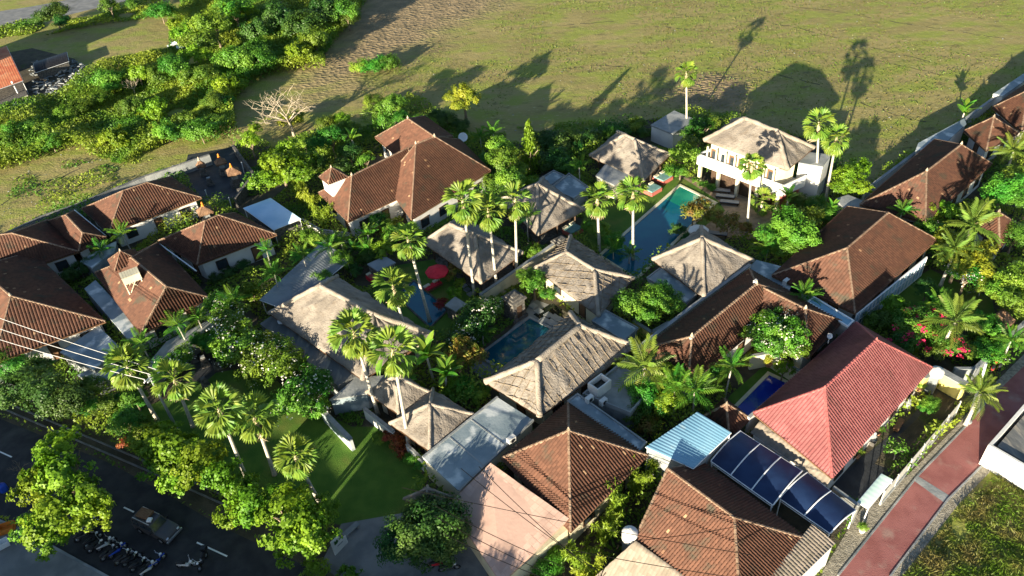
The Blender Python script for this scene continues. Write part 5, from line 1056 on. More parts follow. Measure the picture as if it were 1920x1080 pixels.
for sx, sy in ((-1, -1), (1, -1), (1, 1), (-1, 1)):
    x = p[0]+math.cos(rz)*.9*sx-math.sin(rz)*.65*sy; y = p[1]+math.sin(rz)*.9*sx+math.cos(rz)*.65*sy; b = MB(); b.tube([(x, y, 3.6), (x, y, 5.6)], .09, 5); b.build('leg', M['cream'], r_)
    b = MB(); b.tube([(x, y, 4.0), (p[0]+math.cos(rz)*.9*-sx*.2-math.sin(rz)*.65*sy, p[1]+math.sin(rz)*.9*-sx*.2+math.cos(rz)*.65*sy, 5.5)], .06, 5); b.build('brace', M['cream'], r_)
p = P(238, 496, 4.6); r_ = thing('roof_turret', 'little tiled pyramid turret beside the tank stand', 'roof turret', (p[0], p[1], 3.8)); b = MB(); b.box((p[0], p[1], 4.5), (2.2, 2.2, 1.4), .6); b.build('wall', M['dark'], r_); pyr(r_, p, 2.3, 5.2, 1.4, .6)
# tanks, cisterns, air conditioners, dishes
def tank(label, px, z, r, h, m='white', lean=0):
    p = P(*px, z+h/2); root = thing('water_tank', label, 'water tank', (p[0], p[1], z)); b = MB(); b.lathe((p[0], p[1], z), [(r*.96, 0), (r, .1), (r, h*.75), (r*.8, h*.9), (r*.3, h), (.05, h+.02)], 16); b.build('tank_body', M[m], root, smooth=True)
    b = MB(); b.lathe((p[0], p[1], z+h), [(r*.3, 0), (r*.32, .08), (r*.2, .12)], 10); b.build('lid', M[m], root); b = MB(); b.lathe((p[0], p[1], 0), [(r*.9, 0), (r*.9, z)], 4); b.build('stand', M['conc'], root)
tank('white round water tank at the corner of the gable roof', (1181, 1002), 2.5, .65, 1.1)
tank('white domed water tank on top of the yellow wall', (1757, 697), 2.2, .62, .8)
tank('bright blue drum at the left edge beside the street', (4, 914), .14, .4, .9, 'blueplas')
p = P(1124, 722, 3.3); rz = .68; r_ = thing('cistern', 'open white cistern box on the stepped grey terrace', 'cistern', (p[0], p[1], 2.6))
for sx, sy, wx, wy in ((0, -.6, 1.9, .14), (0, .6, 1.9, .14), (-.88, 0, .14, 1.05), (.88, 0, .14, 1.05)):
    b = MB(); b.box((p[0]+math.cos(rz)*sx-math.sin(rz)*sy, p[1]+math.sin(rz)*sx+math.cos(rz)*sy, 3.2), (wx, wy, 1.2), rz); b.build('side', M['white'], r_)
b = MB(); b.box((p[0], p[1], 2.9), (1.6, 1.04, .5), rz); b.build('water', M['pond'], r_)
b = MB(); p = P(1195, 722, 2.6); EX = [(1180, 720), (1206, 700), (1222, 712), (1196, 735)]; r_ = thing('skylight_box', 'white-sided light shaft sunk in the stepped grey terrace', 'light shaft', (*p[:2], 2.6))
q = [P(*k, 3.0) for k in EX]; b.prism([x[:2] for x in q], 2.6, 3.0); b.build('shaft_rim', M['white'], r_); b = MB(); cc = sum(q)/4; b.prism([(cc+(x-cc)*.75)[:2] for x in q], 2.7, 3.004); b.build('opening', M['black'], r_)  # black cap paints the shade inside the shaft
def acunit(label, px, z, rz=.68, s=1.0):
    p = P(*px, z); root = thing('air_conditioner', label, 'air conditioner', (p[0], p[1], z)); b = MB(); b.box((p[0], p[1], z+.35*s), (.95*s, .5*s, .7*s), rz); b.build('case', M['white'], root)
    n = np.array([math.sin(rz), -math.cos(rz)]); b = MB(); c_ = np.array([p[0], p[1], z+.35*s]); b.tube([c_+[*(n*.25*s), 0], c_+[*(n*.29*s), 0]], .26*s, 12); b.build('fan_grille', M['black'], root)
for px, z, lb in [((1105, 752), 3.3, 'white air conditioner on the long narrow flat roof, left end'), ((1131, 757), 2.6, 'white vent unit on the stepped grey terrace'), ((959, 828), 3.0, 'white air conditioner at the edge of the blue-grey stained roof'), ((1473, 532), 2.7, 'white air conditioner on the blue-grey roof wedge'), ((1416, 530), 5.5, 'white box beside the ridge finial of the brown wing'), ((1297, 637), 5.3, 'small white box on the long brown wing roof near the left finial')]: acunit(lb, px, z, .68, .5 if z > 5 else .85)
def fanvent(label, px):
    p = P(*px, 2.9); root = thing('roof_vent', label, 'roof vent', (p[0], p[1], 2.5)); b = MB(); b.lathe((p[0], p[1], 2.5), [(.3, 0), (.3, .25)], 12); b.build('collar', M['conc'], root)
    for k in range(6): w = k*math.pi/3; b = MB(); b.prism([(p[0], p[1]), (p[0]+.6*math.cos(w), p[1]+.6*math.sin(w)), (p[0]+.6*math.cos(w+.95), p[1]+.6*math.sin(w+.95))], 2.76, 2.79+.02*(k % 2)); b.build('blade', M['metalw'], root)
fanvent('pale fan vent at the upper end of the mossy terrace roof', (529, 600)); fanvent('pale fan vent at the lower end of the mossy terrace roof', (655, 679))
def dish(label, px, z, r=.6, post=1.0):
    p = P(*px, z); root = thing('satellite_dish', label, 'satellite dish', (p[0], p[1], z-post)); b = MB(); b.tube([(p[0], p[1], z-post), (p[0], p[1], z)], .05, 6); b.build('mast', M['metalw'], root)
    nrm = unit([.1, -.75, .6]); x = unit(np.cross(nrm, [0, 0, 1])); y = np.cross(nrm, x); vs = [p-nrm*.12]; k = 14
    for f in (.5, 1): vs += [p-nrm*.12*(1-f*f)+r*f*(x*math.cos(2*math.pi*i/k)+y*math.sin(2*math.pi*i/k)) for i in range(k)]
    b = MB(); b.add(vs, [(0, 1+i, 1+(i+1) % k) for i in range(k)]+[(1+i, 1+k+i, 1+k+(i+1) % k, 1+(i+1) % k) for i in range(k)]); b.build('reflector', M['metalw'], root); b = MB(); b.tube([p+y*r*-.8, p+nrm*.5], .02, 4); b.build('feed_arm', M['chrome'], root)
dish('white satellite dish at the meadow behind the main house', (868, 257), 2.8, .75, 2.8); dish('white satellite dish on a mast beside the short brown wing', (1556, 630), 4.0, .3, 1.0)
# ------------------------------------------------------------------ pool furniture
def parasol(label, px, z, r, m, cat='parasol'):
    p = P(*px, z); root = thing('parasol', label, cat, (p[0], p[1], 0)); b = MB(); b.tube([(p[0], p[1], 0), (p[0], p[1], z)], .04, 6); b.build('pole', M['dark'], root); k = 8
    b = MB(); vs = [(p[0], p[1], z+.45)]+[(p[0]+r*math.cos(2*math.pi*i/k), p[1]+r*math.sin(2*math.pi*i/k), z-.1) for i in range(k)]+[(p[0]+r*math.cos(2*math.pi*i/k), p[1]+r*math.sin(2*math.pi*i/k), z-.3) for i in range(k)]
    b.add(vs, [(0, 1+i, 1+(i+1) % k) for i in range(k)]+[(1+i, 1+k+i, 1+k+(i+1) % k, 1+(i+1) % k) for i in range(k)]); b.build('canopy', M[m], root)
    for i in range(k): b = MB(); b.tube([(p[0], p[1], z+.4), (p[0]+r*.97*math.cos(2*math.pi*i/k), p[1]+r*.97*math.sin(2*math.pi*i/k), z-.14)], .015, 4); b.build('rib', M['dark'], root)
parasol('open red parasol beside the left pool', (819, 507), 2.4, 1.45, 'red'); parasol('white parasol in dappled shade above the pyramid thatch', (1310, 430), 2.3, 1.3, 'white')
def daybed(label, px, rz=.68, w=2.2, l=2.0, m='redw', cm='teal', h=.55):
    p = P(*px, h); root = thing('daybed', label, 'daybed', (p[0], p[1], 0)); b = MB(); b.box((p[0], p[1], h/2), (w, l, h), rz); b.build('base', M[m], root); b = MB(); b.box((p[0], p[1], h+.1), (w*.9, l*.88, .2), rz); b.build('mattress', M[cm], root)
    for s in (-.3, .3): b = MB(); b.box((p[0]+math.cos(rz)*w*s-math.sin(rz)*l*.34, p[1]+math.sin(rz)*w*s+math.cos(rz)*l*.34, h+.27), (w*.36, .4, .16), rz); b.build('pillow', M['cream'], root)
daybed('red daybed with teal mattress under the corner of the pool pavilion', (1243, 332)); daybed('red daybed with teal mattress at the pool edge left of the pavilion', (1222, 353)); daybed('red daybed with teal mattress in front of the shaded thatch', (1073, 429)); daybed('red daybed behind the left pool palm', (707, 516), m='red', cm='redw'); daybed('red lounger pad below the red parasol', (812, 536), w=2.4, l=.9, m='wood', cm='red', h=.3)
for i, (px, lb) in enumerate([((1352, 356), 'dark padded sun lounger nearest the villa columns'), ((1360, 367), 'dark padded sun lounger in the middle of three by the villa'), ((1368, 378), 'dark padded sun lounger nearest the yellow shrub'), ((1345, 437), 'dark sun lounger in shade above the pyramid thatch')]):
    p = P(*px, .4); rz = -.35; root = thing('sun_lounger', lb, 'sun lounger', (p[0], p[1], 0), 'dark loungers on the timber deck'); b = MB(); b.box((p[0], p[1], .3), (2.6, .75, .12), rz); b.build('frame', M['dark'], root); b = MB(); b.box((p[0], p[1], .42), (2.5, .68, .12), rz); b.build('mattress', M['greysheet'], root)
    for s in (-1, 1): b = MB(); b.box((p[0]+math.cos(rz)*s*1.1, p[1]+math.sin(rz)*s*1.1, .12), (.1, .7, .24), rz); b.build('leg', M['dark'], root)
for k, (px, s) in enumerate([((1020, 600), .9), ((1033, 604), .9), ((1045, 610), 1.0), ((1028, 590), .8), ((1040, 594), .8), ((1050, 600), .9), ((1010, 583), .8), ((1000, 573), .8), ((870, 535), .7), ((876, 543), .7), ((882, 551), .7)]):
    p = P(*px, .1); b = MB(); b.box((p[0], p[1], .07), (s, s, .14), .66); o = b.build('stepping_stone', M['conc']); tag(o, ['grey stepping stone nearest the teal pool corner, left', 'grey stepping stone in the middle of the front row by the teal pool', 'grey stepping stone nearest the netted roof eave', 'grey stepping stone, left of the second row in the lily pond', 'grey stepping stone, middle of the second row in the lily pond', 'grey stepping stone, right end of the second row in the lily pond', 'grey stepping stone on the upper path beside the lily pond', 'grey stepping stone nearest the stone gate tower', 'stepping stone on grass nearest the red lounger pad', 'middle stepping stone on grass behind the left pool', 'stepping stone on grass nearest the cream garden wall'][k], 'stepping stone', 'stepping stones in the lily pond court' if k < 8 else 'stepping stones behind the left pool')
# patio pots
def pot(label, px, s=1.0, pm='terracotta', lm='bright'):
    p = P(*px, 0); root = thing('potted_plant', label, 'potted plant', (p[0], p[1], 0)); b = MB(); b.lathe((p[0], p[1], .03), [(.2*s, 0), (.34*s, .35*s), (.38*s, .5*s), (.3*s, .52*s)], 10); b.build('pot', M[pm], root)
    c = bpy.data.objects.new('foliage', CROWN[lm][0]); COL.objects.link(c); c.parent = root; c.location = (0, 0, .95*s); c.scale = (.55*s, .55*s, .6*s)
pot('terracotta pot with a small shrub under the red eave, nearest the lane gate', (1605, 858)); pot('terracotta pot in the middle of the red roof eave', (1645, 815), .8); pot('potted shrub at the far end of the patio', (1722, 733), .9); pot('big clay bowl with a yellow plant in the small walled garden', (1440, 687), 1.4, lm='yellowleaf'); pot('white pot with a green plant beside the lane entrance', (1615, 998), .8, 'white')
for px, h, lb in [((1634, 832), 1.2, 'carved grey statue on the patio near the middle pot'), ((1698, 770), 1.4, 'carved brown statue on the patio beside the fence end')]:
    p = P(*px, 0); r_ = thing('garden_statue', lb, 'statue', p); b = MB(); b.box((p[0], p[1], .25), (.6, .6, .5), .7); b.build('plinth', M['stone'], r_); b = MB(); b.lathe((p[0], p[1], .5), [(.25, 0), (.3, .15), (.2, .4), (.27, .6), (.12, .75), (.17, .9), (.12, 1.05), (.03, 1.1)], 9); b.build('figure', M['conc'], r_)
# ------------------------------------------------------------------ vehicles
rd = unit((P(426, 1043)-P(232, 951))[:2]); RZ = math.atan2(rd[1], rd[0])
def car():
    p = P(292, 985, .8); root = thing('offroad_car', 'dark boxy off-road car with a loaded roof driving on the shaded road', 'car', (p[0], p[1], .01)); root.rotation_euler[2] = RZ; ORG[root.name] = np.zeros(3)
    b = MB(); pr = [(-2.0, .35), (-2.0, .95), (-1.9, 1.05), (.75, 1.05), (1.9, .95), (2.05, .8), (2.05, .35)]
    vs = [(x, -.82, z) for x, z in pr]+[(x, .82, z) for x, z in pr]; n = len(pr); b.add(vs, [tuple(range(n)), tuple(range(n, 2*n))[::-1]]+[(i, n+i, n+(i+1) % n, (i+1) % n) for i in range(n)]); b.build('body', M['carpaint'], root)
    b = MB(); vs = [(-1.95, -.78, 1.04), (.75, -.78, 1.04), (.35, -.66, 1.72), (-1.85, -.66, 1.72)]; vs += [(x, -y, z) for x, y, z in vs]; b.add(vs, [(0, 1, 2, 3), (7, 6, 5, 4), (1, 5, 6, 2), (0, 3, 7, 4), (3, 2, 6, 7)]); cab = b.build('cabin', M['carpaint'], root)
    b = MB(); b.add([(.74, -.68, 1.1), (.74, .68, 1.1), (.40, .58, 1.66), (.40, -.58, 1.66)], [(0, 1, 2, 3)]); b.v = [(x+.03, y, z) for x, y, z in b.v]; b.build('windscreen', M['glass'], cab)
    for s in (-1, 1):
        for x0, x1 in ((-1.8, -1.0), (-.9, -.15), (-.05, .5)):
            b = MB(); b.add([(x0, s*.785, 1.12), (x1, s*.785, 1.12), (x1-.06, s*.685, 1.62), (x0+.04, s*.685, 1.62)], [(0, 1, 2, 3)]); b.v = [(x, y+s*.012, z) for x, y, z in b.v]; b.build('side_window', M['glass'], cab)
        b = MB(); b.lathe((2.06, s*.6, .78), [(.12, -.06), (.14, 0), (.12, .06)], 8); b.build('headlight', M['chrome'], root); b = MB(); b.box((.55, s*.95, 1.15), (.12, .2, .16)); b.build('mirror', M['black'], root)
        for x in (-1.25, 1.3):
            b = MB(); b.tube([(x, s*.62, .36), (x, s*.88, .36)], .36, 16); w = b.build('wheel', M['rubber'], root); b = MB(); b.tube([(x, s*.86, .36), (x, s*.895, .36)], .2, 10); b.build('rim', M['chrome'], w)
    b = MB(); b.box((2.15, 0, .5), (.14, 1.7, .18)); b.build('bumper', M['chrome'], root); b = MB(); b.tube([(-2.2, .2, .75), (-2.05, .2, .75)], .36, 14); b.build('spare_wheel', M['rubber'], root)
    for y in (-.6, .6): b = MB(); b.tube([(-1.7, y, 1.82), (.3, y, 1.82)], .03, 5); b.build('roof_rail', M['chrome'], root)
    b = MB(); b.box((-.9, .1, 1.9), (1.3, .9, .22), .1); b.build('roof_load', M['wood'], root); b = MB(); b.box((.0, -.2, 1.88), (.4, .4, .16), .4); b.build('roof_bag', M['metalw'], root)
car()
def motorbike_parts(root, paint, box=False):
    for x, nm in ((-.62, 'wheel'), (.64, 'wheel')):
        b = MB(); ring = [(x+.27*math.cos(t), 0, .29+.27*math.sin(t)) for t in np.linspace(0, 2*math.pi, 15)]; b.tube(ring, .055, 6, False); w = b.build('wheel', M['rubber'], root); b = MB(); b.tube([(x, -.05, .29), (x, .05, .29)], .12, 8); b.build('hub', M['chrome'], w)
    b = MB(); b.tube([(-.75, 0, .62), (-.3, 0, .55), (.1, 0, .34), (.3, 0, .36), (.5, 0, .75), (.48, 0, .92)], [.1, .17, .15, .12, .14, .09], 8); b.build('body', M[paint], root, smooth=True)
    b = MB(); b.tube([(-.8, 0, .76), (-.4, 0, .79), (0, 0, .7)], [.1, .15, .1], 7); b.build('seat', M['black'], root, smooth=True)
    b = MB(); b.tube([(.64, 0, .29), (.5, 0, .8), (.44, 0, .98)], .04, 6); b.build('fork', M['chrome'], root); b = MB(); b.tube([(.3, -.36, 1.02), (.42, -.15, 1.0), (.44, 0, .98), (.42, .15, 1.0), (.3, .36, 1.02)], .022, 5); b.build('handlebar', M['chrome'], root)
    b = MB(); b.lathe((.53, 0, .9), [(.09, -.07), (.12, 0), (.07, .08)], 8); b.build('headlight', M['metalw'], root); b = MB(); b.box((.64, 0, .6), (.34, .13, .05)); b.build('mudguard', M[paint], root)
    for s in (-1, 1): b = MB(); b.tube([(.36, s*.25, 1.02), (.36, s*.33, 1.2)], .012, 4); b.box((.35, s*.36, 1.22), (.03, .13, .08)); b.build('mirror', M['chrome'], root)
    if box: b = MB(); b.box((-.85, 0, .95), (.42, .44, .34)); b.build('top_box', M['black'], root)
proto = {}
def bike(label, px, rz, paint, group=None, box=False, z=.02):
    p = P(*px, .4+z); k = (paint, box)
    if k not in proto:
        r_ = thing('motorbike', label, 'motorbike', (p[0], p[1], z), group); ORG[r_.name] = np.zeros(3); motorbike_parts(r_, paint, box); proto[k] = r_
    else:
        s = proto[k]; r_ = s.copy(); COL.objects.link(r_); r_.location = (p[0], p[1], z); tag(r_, label, 'motorbike', group)
        if not group and 'group' in r_: del r_['group']
        for ch in s.children:
            d = vcopy(ch, r_)
            for g in ch.children: vcopy(g, d)
    r_.rotation_euler = (.08, 0, rz)
g = 'motorbikes parked along the shaded kerb'
for k, (x, y) in enumerate([(158, 1003), (174, 1012), (182, 1024), (198, 1020), (205, 1036), (220, 1032), (232, 1044), (247, 1048), (262, 1058), (278, 1066), (168, 982), (293, 1052)]):
    bike(['motorbike at the upper end of the kerb row under the lime tree', 'second motorbike of the kerb row', 'third motorbike of the kerb row, set nearer the pavement', 'fourth motorbike of the kerb row, nearer the road', 'fifth motorbike of the kerb row, nearer the pavement', 'sixth motorbike of the kerb row', 'seventh motorbike of the kerb row', 'eighth motorbike of the kerb row', 'ninth motorbike of the kerb row', 'motorbike at the lower end of the kerb row', 'motorbike half under the lime tree crown', 'motorbike standing apart nearest the road dash'][k], (x, y), RZ+1.25+random.uniform(-.2, .2), ('carpaint', 'black', 'black', 'white', 'carpaint', 'blueplas')[k % 6], g)
bike('white and red motorbike riding on the road near the bottom edge', (350, 1058), RZ+.5, 'white', box=False); bike('black motorbike with a top box beside the white one on the road', (380, 1052), RZ-1.2, 'black', box=True)
bike('red and white motorbike parked below the dark mixed tree', (822, 1056), .2, 'red'); bike('black motorbike parked next to the red one on the driveway', (842, 1064), .1, 'carpaint')
bike('red motorbike parked at the top of the lane', (1862, 688), .8, 'red'); bike('dark motorbike parked behind the red one at the top of the lane', (1876, 684), .7, 'black')
# ------------------------------------------------------------------ poles, cables, signs, crates
p = P(1815, 792, 0); t_ = P(1849, 682, 6.5); r_ = thing('utility_pole', 'leaning pale pole at the lane edge beside the young coconut palm', 'pole', p); b = MB(); b.tube([p-[0, 0, .2], t_], [.13, .09], 8); b.build('shaft', M['metalw'], r_); b = MB(); b.lathe(p, [(.3, 0), (.3, .25), (.15, .3)], 8); b.build('footing', M['conc'], r_)
p = P(280, 705, 7.5); B0 = np.array([p[0], p[1], 0]); r_ = thing('utility_pole', 'power pole with a double crossarm rising among the lawn palms', 'pole', B0); b = MB(); b.tube([B0, p+[0, 0, .3]], [.16, .1], 8); b.build('shaft', M['conc'], r_)
ca = P(270, 718, 7.6); cb = P(296, 694, 7.6)
for o_ in (0, .35): b = MB(); b.tube([ca+[o_, 0, 0], cb+[o_, 0, 0]], .07, 5); b.build('crossarm', M['metalw'], r_)
for t in (.1, .5, .9): q = ca+(cb-ca)*t; b = MB(); b.lathe(q, [(.05, 0), (.08, .1), (.04, .2), (.07, .3)], 8); b.build('insulator', M['white'], r_)
def cable(label, A, Bp, sag, m, r=.022, group=None):
    root = thing('cable', label, 'cable', (A+Bp)/2, group); b = MB(); b.tube([A+(Bp-A)*t-np.array([0, 0, sag*4*t*(1-t)]) for t in np.linspace(0, 1, 17)], r, 4, False); b.build('strand', M[m], root)
for k, (a0, t, lb) in enumerate([((0, 592), .9, 'uppermost of the three pale power lines at the left edge'), ((0, 612), .5, 'middle one of the three pale power lines at the left edge'), ((0, 632), .1, 'lowest of the three pale power lines at the left edge')]):
    A = P(*a0, 7.9); q = ca+(cb-ca)*t+[0, 0, .3]; cable(lb, A+(A-q)*.6, q, .5, 'wirel', .03, 'pale power lines at the left')
for k, (a0, c0, lb) in enumerate([((846, 932), (1250, 1010), 'uppermost dark cable over the pink flat roof'), ((852, 965), (1010, 1040), 'second dark cable over the pink flat roof'), ((850, 985), (1005, 1062), 'third dark cable over the pink flat roof'), ((865, 1015), (1005, 1075), 'lowest dark cable over the pink flat roof'), ((925, 900), (1045, 1012), 'steep dark cable crossing the pink flat roof'), ((900, 905), (1060, 1025), 'second steep dark cable crossing the pink flat roof'), ((1130, 1040), (1420, 1085), 'dark cable over the grey-beige lean-to roof'), ((1205, 1010), (1375, 985), 'sagging dark cable across the gable roof')]):
    A = P(*a0, 5.6); q = P(*c0, 5.6); d = q-A; cable(lb, A-d*.25, q+d*.35, .35, 'wire', .03, 'dark cables over the pink and gable roofs')
p = P(637, 1018, .9); r_ = thing('sign_board', 'white standing sign board with a dark green emblem by the driveway', 'sign', (p[0], p[1], 0)); rz = .9; cx, sx = math.cos(rz), math.sin(rz)
def sgn(name, poly, m, off, par):
    b = MB(); n = np.array([sx, -cx]); vs = [(p[0]+cx*u_+n[0]*o_, p[1]+sx*u_+n[1]*o_, z) for o_ in (off, off-.1 if off < .05 else off-.02) for u_, z in poly]; k = len(poly); b.add(vs, [tuple(range(k)), tuple(range(k, 2*k))[::-1]]+[(i, k+i, k+(i+1) % k, (i+1) % k) for i in range(k)]); return b.build(name, m, par)
brd = sgn('board', [(-.75, 0), (.75, 0), (.75, 1.0), (.25, 1.15), (.1, 1.75), (-.75, 1.9)], M['white'], 0, r_)
sgn('emblem', [(-.5, 1.2), (-.25, 1.15), (-.05, 1.3), (-.15, 1.62), (-.3, 1.5), (-.45, 1.7)], M['darkleaf'], .03, brd); sgn('emblem', [(-.3, .78), (.3, .72), (.3, .8), (-.3, .86)], M['greysheet'], .03, brd)
def bench(label, px, m='conc', rz=.8):
    q = P(*px, .45); root = thing('bench', label, 'bench', (q[0], q[1], 0)); b = MB(); b.box((q[0], q[1], .45), (1.6, .5, .1), rz); b.build('seat', M[m], root)
    for s in (-.6, .6): b = MB(); b.box((q[0]+math.cos(rz)*s, q[1]+math.sin(rz)*s, .2), (.14, .45, .4), rz); b.build('leg', M[m], root)
bench('low grey bench beside the brown mound at the driveway', (658, 992)); bench('pale bench by the fence end on the patio', (1686, 795), 'wood')
def crate(label, px, m, rz, s=1.0, z=.14):
    q = P(*px, z+.3); root = thing('crate', label, 'crate', (q[0], q[1], z)); cx_, sx_ = math.cos(rz), math.sin(rz)
    b = MB(); b.box((q[0], q[1], z+.04), (1.0*s, .7*s, .06), rz); b.build('base', M[m], root)
    for k in range(4):
        for (u_, v_, wx, wy) in ((0, -.34, 1.0, .04), (0, .34, 1.0, .04), (-.49, 0, .04, .62), (.49, 0, .04, .62)):
            b = MB(); b.box((q[0]+(cx_*u_-sx_*v_)*s, q[1]+(sx_*u_+cx_*v_)*s, z+.14+.13*k), (wx*s, wy*s, .09), rz); b.build('slat', M[m], root)
crate('orange slatted crate at the left edge by the pavement', (12, 990), 'orange', .3, 1.3); crate('grey crate beside the orange crate', (37, 1000), 'greysheet', .9, 1.0); crate('pale box at the left edge below the orange crate', (4, 1020), 'metalw', .6, 1.0)
p = P(48, 932, .5); r_ = thing('trash_bag', 'blue tied rubbish bag beside the road', 'rubbish bag', p*[1, 1, 0]); b = MB(); b.lathe((p[0], p[1], .02), [(.3, 0), (.42, .2), (.36, .45), (.12, .62), (.16, .72)], 9); b.build('bag', M['blueplas'], r_, smooth=True)
# rubble by the shed, metal scrap, shed floor
r_ = thing('open_shed_floor', 'pale raised concrete floor and posts of the open shed', 'platform', P(0, 200, 0)*[1, 1, 0]); q = [P(-60, 232, 1.0), P(52, 178, 1.0), P(63, 197, 1.0), P(-60, 256, 1.0)]; b = MB(); b.prism([x[:2] for x in q], 0, 1.0); b.build('platform', M['cream'], r_)
q2 = [P(-60, 190, .9), P(40, 150, .9), P(52, 178, .9), P(-60, 232, .9)]; b = MB(); b.prism([x[:2] for x in q2], 0, .9); b.build('floor', M['stone'], r_)
for px in ((28, 165), (-20, 185)): x = P(*px, 2); b = MB(); b.box((x[0], x[1], 1.9), (.25, .25, 3.0)); b.build('post', M['metalw'], r_)
b = MB(); rg = np.random.default_rng(5)
for k in range(260):
    x = P(rg.uniform(60, 160), rg.uniform(118, 190), 0); b.box((x[0], x[1], rg.uniform(.1, .6)), (rg.uniform(.2, 1.6), rg.uniform(.1, .4), rg.uniform(.05, .3)), rg.uniform(0, 3))
b.build('rubble', M['conc'], kind='stuff')
sheetroof('dark low hut roof among the rubble by the shed', [(62, 118), (125, 97), (129, 115), (66, 136)], 2.0, 'black', .5, wallm='stone', posts=False)
r_ = thing('metal_scrap', 'heap of crumpled pale metal sheets at the thicket edge', 'scrap metal', P(328, 86, 0))
for k in range(7): x = P(rg.uniform(312, 345), rg.uniform(78, 94), .6); b = MB(); a_ = rg.uniform(0, 3); b.add([(x[0]-1.2*math.cos(a_), x[1]-1.2*math.sin(a_), rg.uniform(.2, .8)), (x[0]+.8*math.sin(a_), x[1]-.8*math.cos(a_), rg.uniform(.2, 1.2)), (x[0]+1.2*math.cos(a_), x[1]+1.2*math.sin(a_), rg.uniform(.2, .8)), (x[0]-.8*math.sin(a_), x[1]+.8*math.cos(a_), rg.uniform(.2, 1.2))], [(0, 1, 2, 3)]); b.build('sheet', M['metalw'], r_)
wall('dark gate wall between the navy canopy and the mint roof', [(1563, 912), (1612, 948)], 2.5, .2, 'concd')
# ruts and litter on the meadow
b = MB(); rg = np.random.default_rng(21)
for pts in ([(700, 105), (900, 60), (1150, 40), (1330, 60)], [(1180, 40), (1300, 30), (1480, 48), (1600, 80), (1760, 120)], [(1420, 5), (1560, 20), (1700, 45), (1900, 75)], [(1290, 120), (1420, 130), (1560, 165)], [(1590, 185), (1680, 215), (1770, 240)], [(1040, 130), (1120, 122), (1200, 128)], [(1600, 105), (1720, 130), (1800, 150)], [(60, 350), (120, 330), (180, 300)], [(0, 385), (60, 352), (150, 312)]):
    Q = [P(*p, .018) for p in pts]; L_ = []
    for a, c in zip(Q[:-1], Q[1:]):
        n = max(3, int(np.linalg.norm(c-a)/1.2)); L_ += [a+(c-a)*k/n+np.array([rg.normal()*.12, rg.normal()*.2, 0]) for k in range(n)]
    for a, c in zip(L_[:-1], L_[1:]):
        if rg.random() < .3: continue
        d = unit(c-a); n = np.array([-d[1], d[0], 0])*rg.uniform(.05, .16); b.add([a-n, c-n, c+n, a+n], [(0, 1, 2, 3)])
b.build('wheel_rut', M['soil'], kind='structure')
b = MB()
for k in range(170):
    x = P(rg.uniform(640, 1900), rg.uniform(2, 260), 0) if k < 110 else P(rg.uniform(0, 420), rg.uniform(290, 420), 0)
    if any(inside(e, np.array([x[0]]), np.array([x[1]]))[0] for e in EXCL): continue
    b.box((x[0], x[1], .05), (rg.uniform(.08, .28), rg.uniform(.05, .16), .06), rg.uniform(0, 3))
b.build('litter', M['conc'], kind='stuff')
# ------------------------------------------------------------------ unseen houses and trees added to shade the street, lawn and left field
def occluder(label, c, sz, rz, h=6.0, rh=1.7):
    root = thing('shophouse', label, 'building', (c[0], c[1], 0)); b = MB(); b.box((c[0], c[1], h/2), (sz[0], sz[1], h), rz); b.build('wall', M['cream'], root); ca_, sa = math.cos(rz), math.sin(rz)
    w = lambda x, y, z: np.array([c[0]+x*ca_-y*sa, c[1]+x*sa+y*ca_, z]); hx, hy = sz[0]/2+.6, sz[1]/2+.6; C = [w(-hx, -hy, h), w(hx, -hy, h), w(hx, hy, h), w(-hx, hy, h)]; r0, r1 = w(-hx+hy, 0, h+rh), w(hx-hy, 0, h+rh)
    ps = [face_grid(*f, facenrm(f)) for f in hip_faces(C, r0, r1)]; V, Q = join([(x[0], x[1]) for x in ps]); link('roof_tiles', npmesh('roof_tiles', V-ORG[root.name], Q, np.concatenate([x[2] for x in ps])), M['tile'], root, kind='stuff')
    for k in range(int(sz[0]/3)):
        for z in (1.6, 4.2): x = w(-sz[0]/2+1.5+3*k, sz[1]/2+.02, z); b = MB(); b.box(x, (1.4, .1, 1.5), rz); b.build('window', M['glass'], root)
occluder('two storey shophouse across the street from the parked scooters', (-56, 22), (45, 10), -.4)
occluder('two storey house beyond the left edge beside the open shed', tuple(P(-140, 172, 0)[:2]), (22, 12), .5, 8.0, 2.6)
occluder('two storey shophouse across the street from the lawn', (-23.2, 14.5), (16, 10), -.3)  # set apart from the first so a sun streak reaches the lawn
for k, (x, y, r) in enumerate([(-15, 21, 2.4), (-17, 25, 2.2), (-12, 16, 2.0)]):
    root = thing('leafy_tree', ['street tree across the road at the shophouse corner', 'street tree across the road nearest the driveway', 'street tree across the road farthest from the lawn'][k], 'tree', (x, y, 0)); t = bpy.data.objects.new('trunk', TRUNK[k]); COL.objects.link(t); t.parent = root; t.scale = (4, 4, 5.5)
    for dx, dy, dz in ((0, 0, 5.6), (1.8, .8, 4.8), (-1.6, 1, 5), (.3, -1.6, 5)): c = bpy.data.objects.new('crown', CROWN['broad'][k]); COL.objects.link(c); c.parent = root; c.location = (dx, dy, dz); c.scale = (r, r, r*.9)
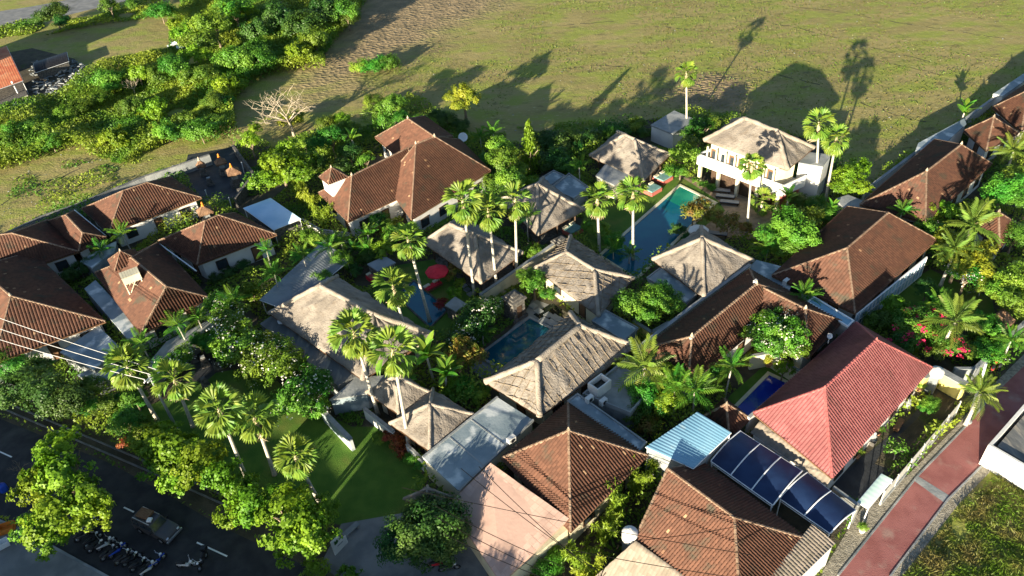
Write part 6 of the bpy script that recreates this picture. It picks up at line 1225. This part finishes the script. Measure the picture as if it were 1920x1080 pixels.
# ------------------------------------------------------------------ uncountable ground vegetation
def scatter(name, polypx, dens, hmax, size, m, seed, excl=True, nz=6.0, thr=.35, asp=.5, up=.6, sub=None, extra=0):
    r = np.random.default_rng(seed); poly = [P(*p)[:2] for p in polypx]; A = np.array(poly); lo, hi = A.min(0), A.max(0); n = int(np.prod(hi-lo)*dens); X = r.uniform(lo[0], hi[0], n); Y = r.uniform(lo[1], hi[1], n)
    k = inside(poly, X, Y)
    if excl:
        for e in EXCL: k &= ~inside(e, X, Y)
    X, Y = X[k], Y[k]; ph = r.uniform(0, 6.28, (6, 2)); f = sum(np.sin(X/nz*(1+.6*i)*math.cos(i*1.3)+Y/nz*(1+.6*i)*math.sin(i*1.3)+ph[i, 0])/(1+.35*i) for i in range(6))/3.0; f = (f+1)/2
    k = f > thr; X, Y, f = X[k], Y[k], (f[k]-thr)/(1-thr); n = len(X)
    Z = np.clip(f*1.5, .12, 1)*hmax*np.sqrt(r.random(n)); p = np.stack([X, Y, Z+.05], 1)
    nr = r.normal(size=(n, 3))*.55+np.array([0, -.12, up]); nr /= np.linalg.norm(nr, axis=1)[:, None]; t = r.normal(size=(n, 3)); t -= nr*(t*nr).sum(1)[:, None]; t /= np.linalg.norm(t, axis=1)[:, None]; bb = np.cross(nr, t); s = size*(.6+.8*r.random(n))[:, None]
    V = np.stack([p-t*s*.5, p+bb*s*asp*.5, p+t*s*.5-nr*s*.1, p-bb*s*asp*.5], 1).reshape(-1, 3); link(name, npmesh(name, V, np.arange(4*n).reshape(n, 4)), M[m], kind='stuff'); return n
n1 = scatter('garden_undergrowth', soil, 30, 2.3, .36, 'thicket', 1, nz=3.2, thr=.3)
THK = [(-60, 345), (-60, 235), (60, 205), (150, 165), (185, 145), (240, 112), (315, 100), (325, 60), (350, -10), (700, -15), (660, 45), (610, 105), (612, 130), (525, 140), (475, 160), (440, 195), (448, 250), (395, 278), (330, 268), (272, 292), (235, 312), (195, 300), (140, 282), (70, 305)]
n2 = scatter('thicket', THK, 46, 3.2, .46, 'thicket', 2, nz=7, thr=.12)
n3 = scatter('track_side_bushes', [(-60, 75), (60, 40), (240, 12), (300, 0), (330, 30), (240, 40), (120, 60), (-60, 95)], 14, 1.5, .6, 'thicket', 3, nz=6, thr=.4)
n4 = scatter('meadow_edge_weeds', [(430, 300), (600, 250), (760, 170), (900, 250), (1000, 235), (1230, 225), (1240, 250), (1000, 290), (700, 300), (450, 320)], 20, 1.1, .45, 'thicket', 4, nz=3.5, thr=.4)
n5 = scatter('scrub_grass', [(1690, 1085), (1805, 945), (1850, 905), (1930, 860), (2050, 900), (2000, 1200), (1640, 1200)], 80, .42, .42, 'scrub', 5, nz=1.6, thr=.2, asp=.16, up=.2)
n6 = scatter('meadow_tufts', [(620, 200), (980, -20), (1980, -40), (1960, 110), (1650, 330), (1330, 210), (1000, 240), (760, 170)], 2.2, .22, .4, 'scrub', 6, nz=14, thr=.35, asp=.3, up=.4)
n7 = scatter('field_weeds', [(-60, 440), (-60, 340), (70, 305), (195, 300), (260, 300), (395, 285), (200, 345)], 9, .5, .4, 'thicket', 7, nz=4, thr=.5)
print('STUFF', n1, n2, n3, n4, n5, n6, n7)
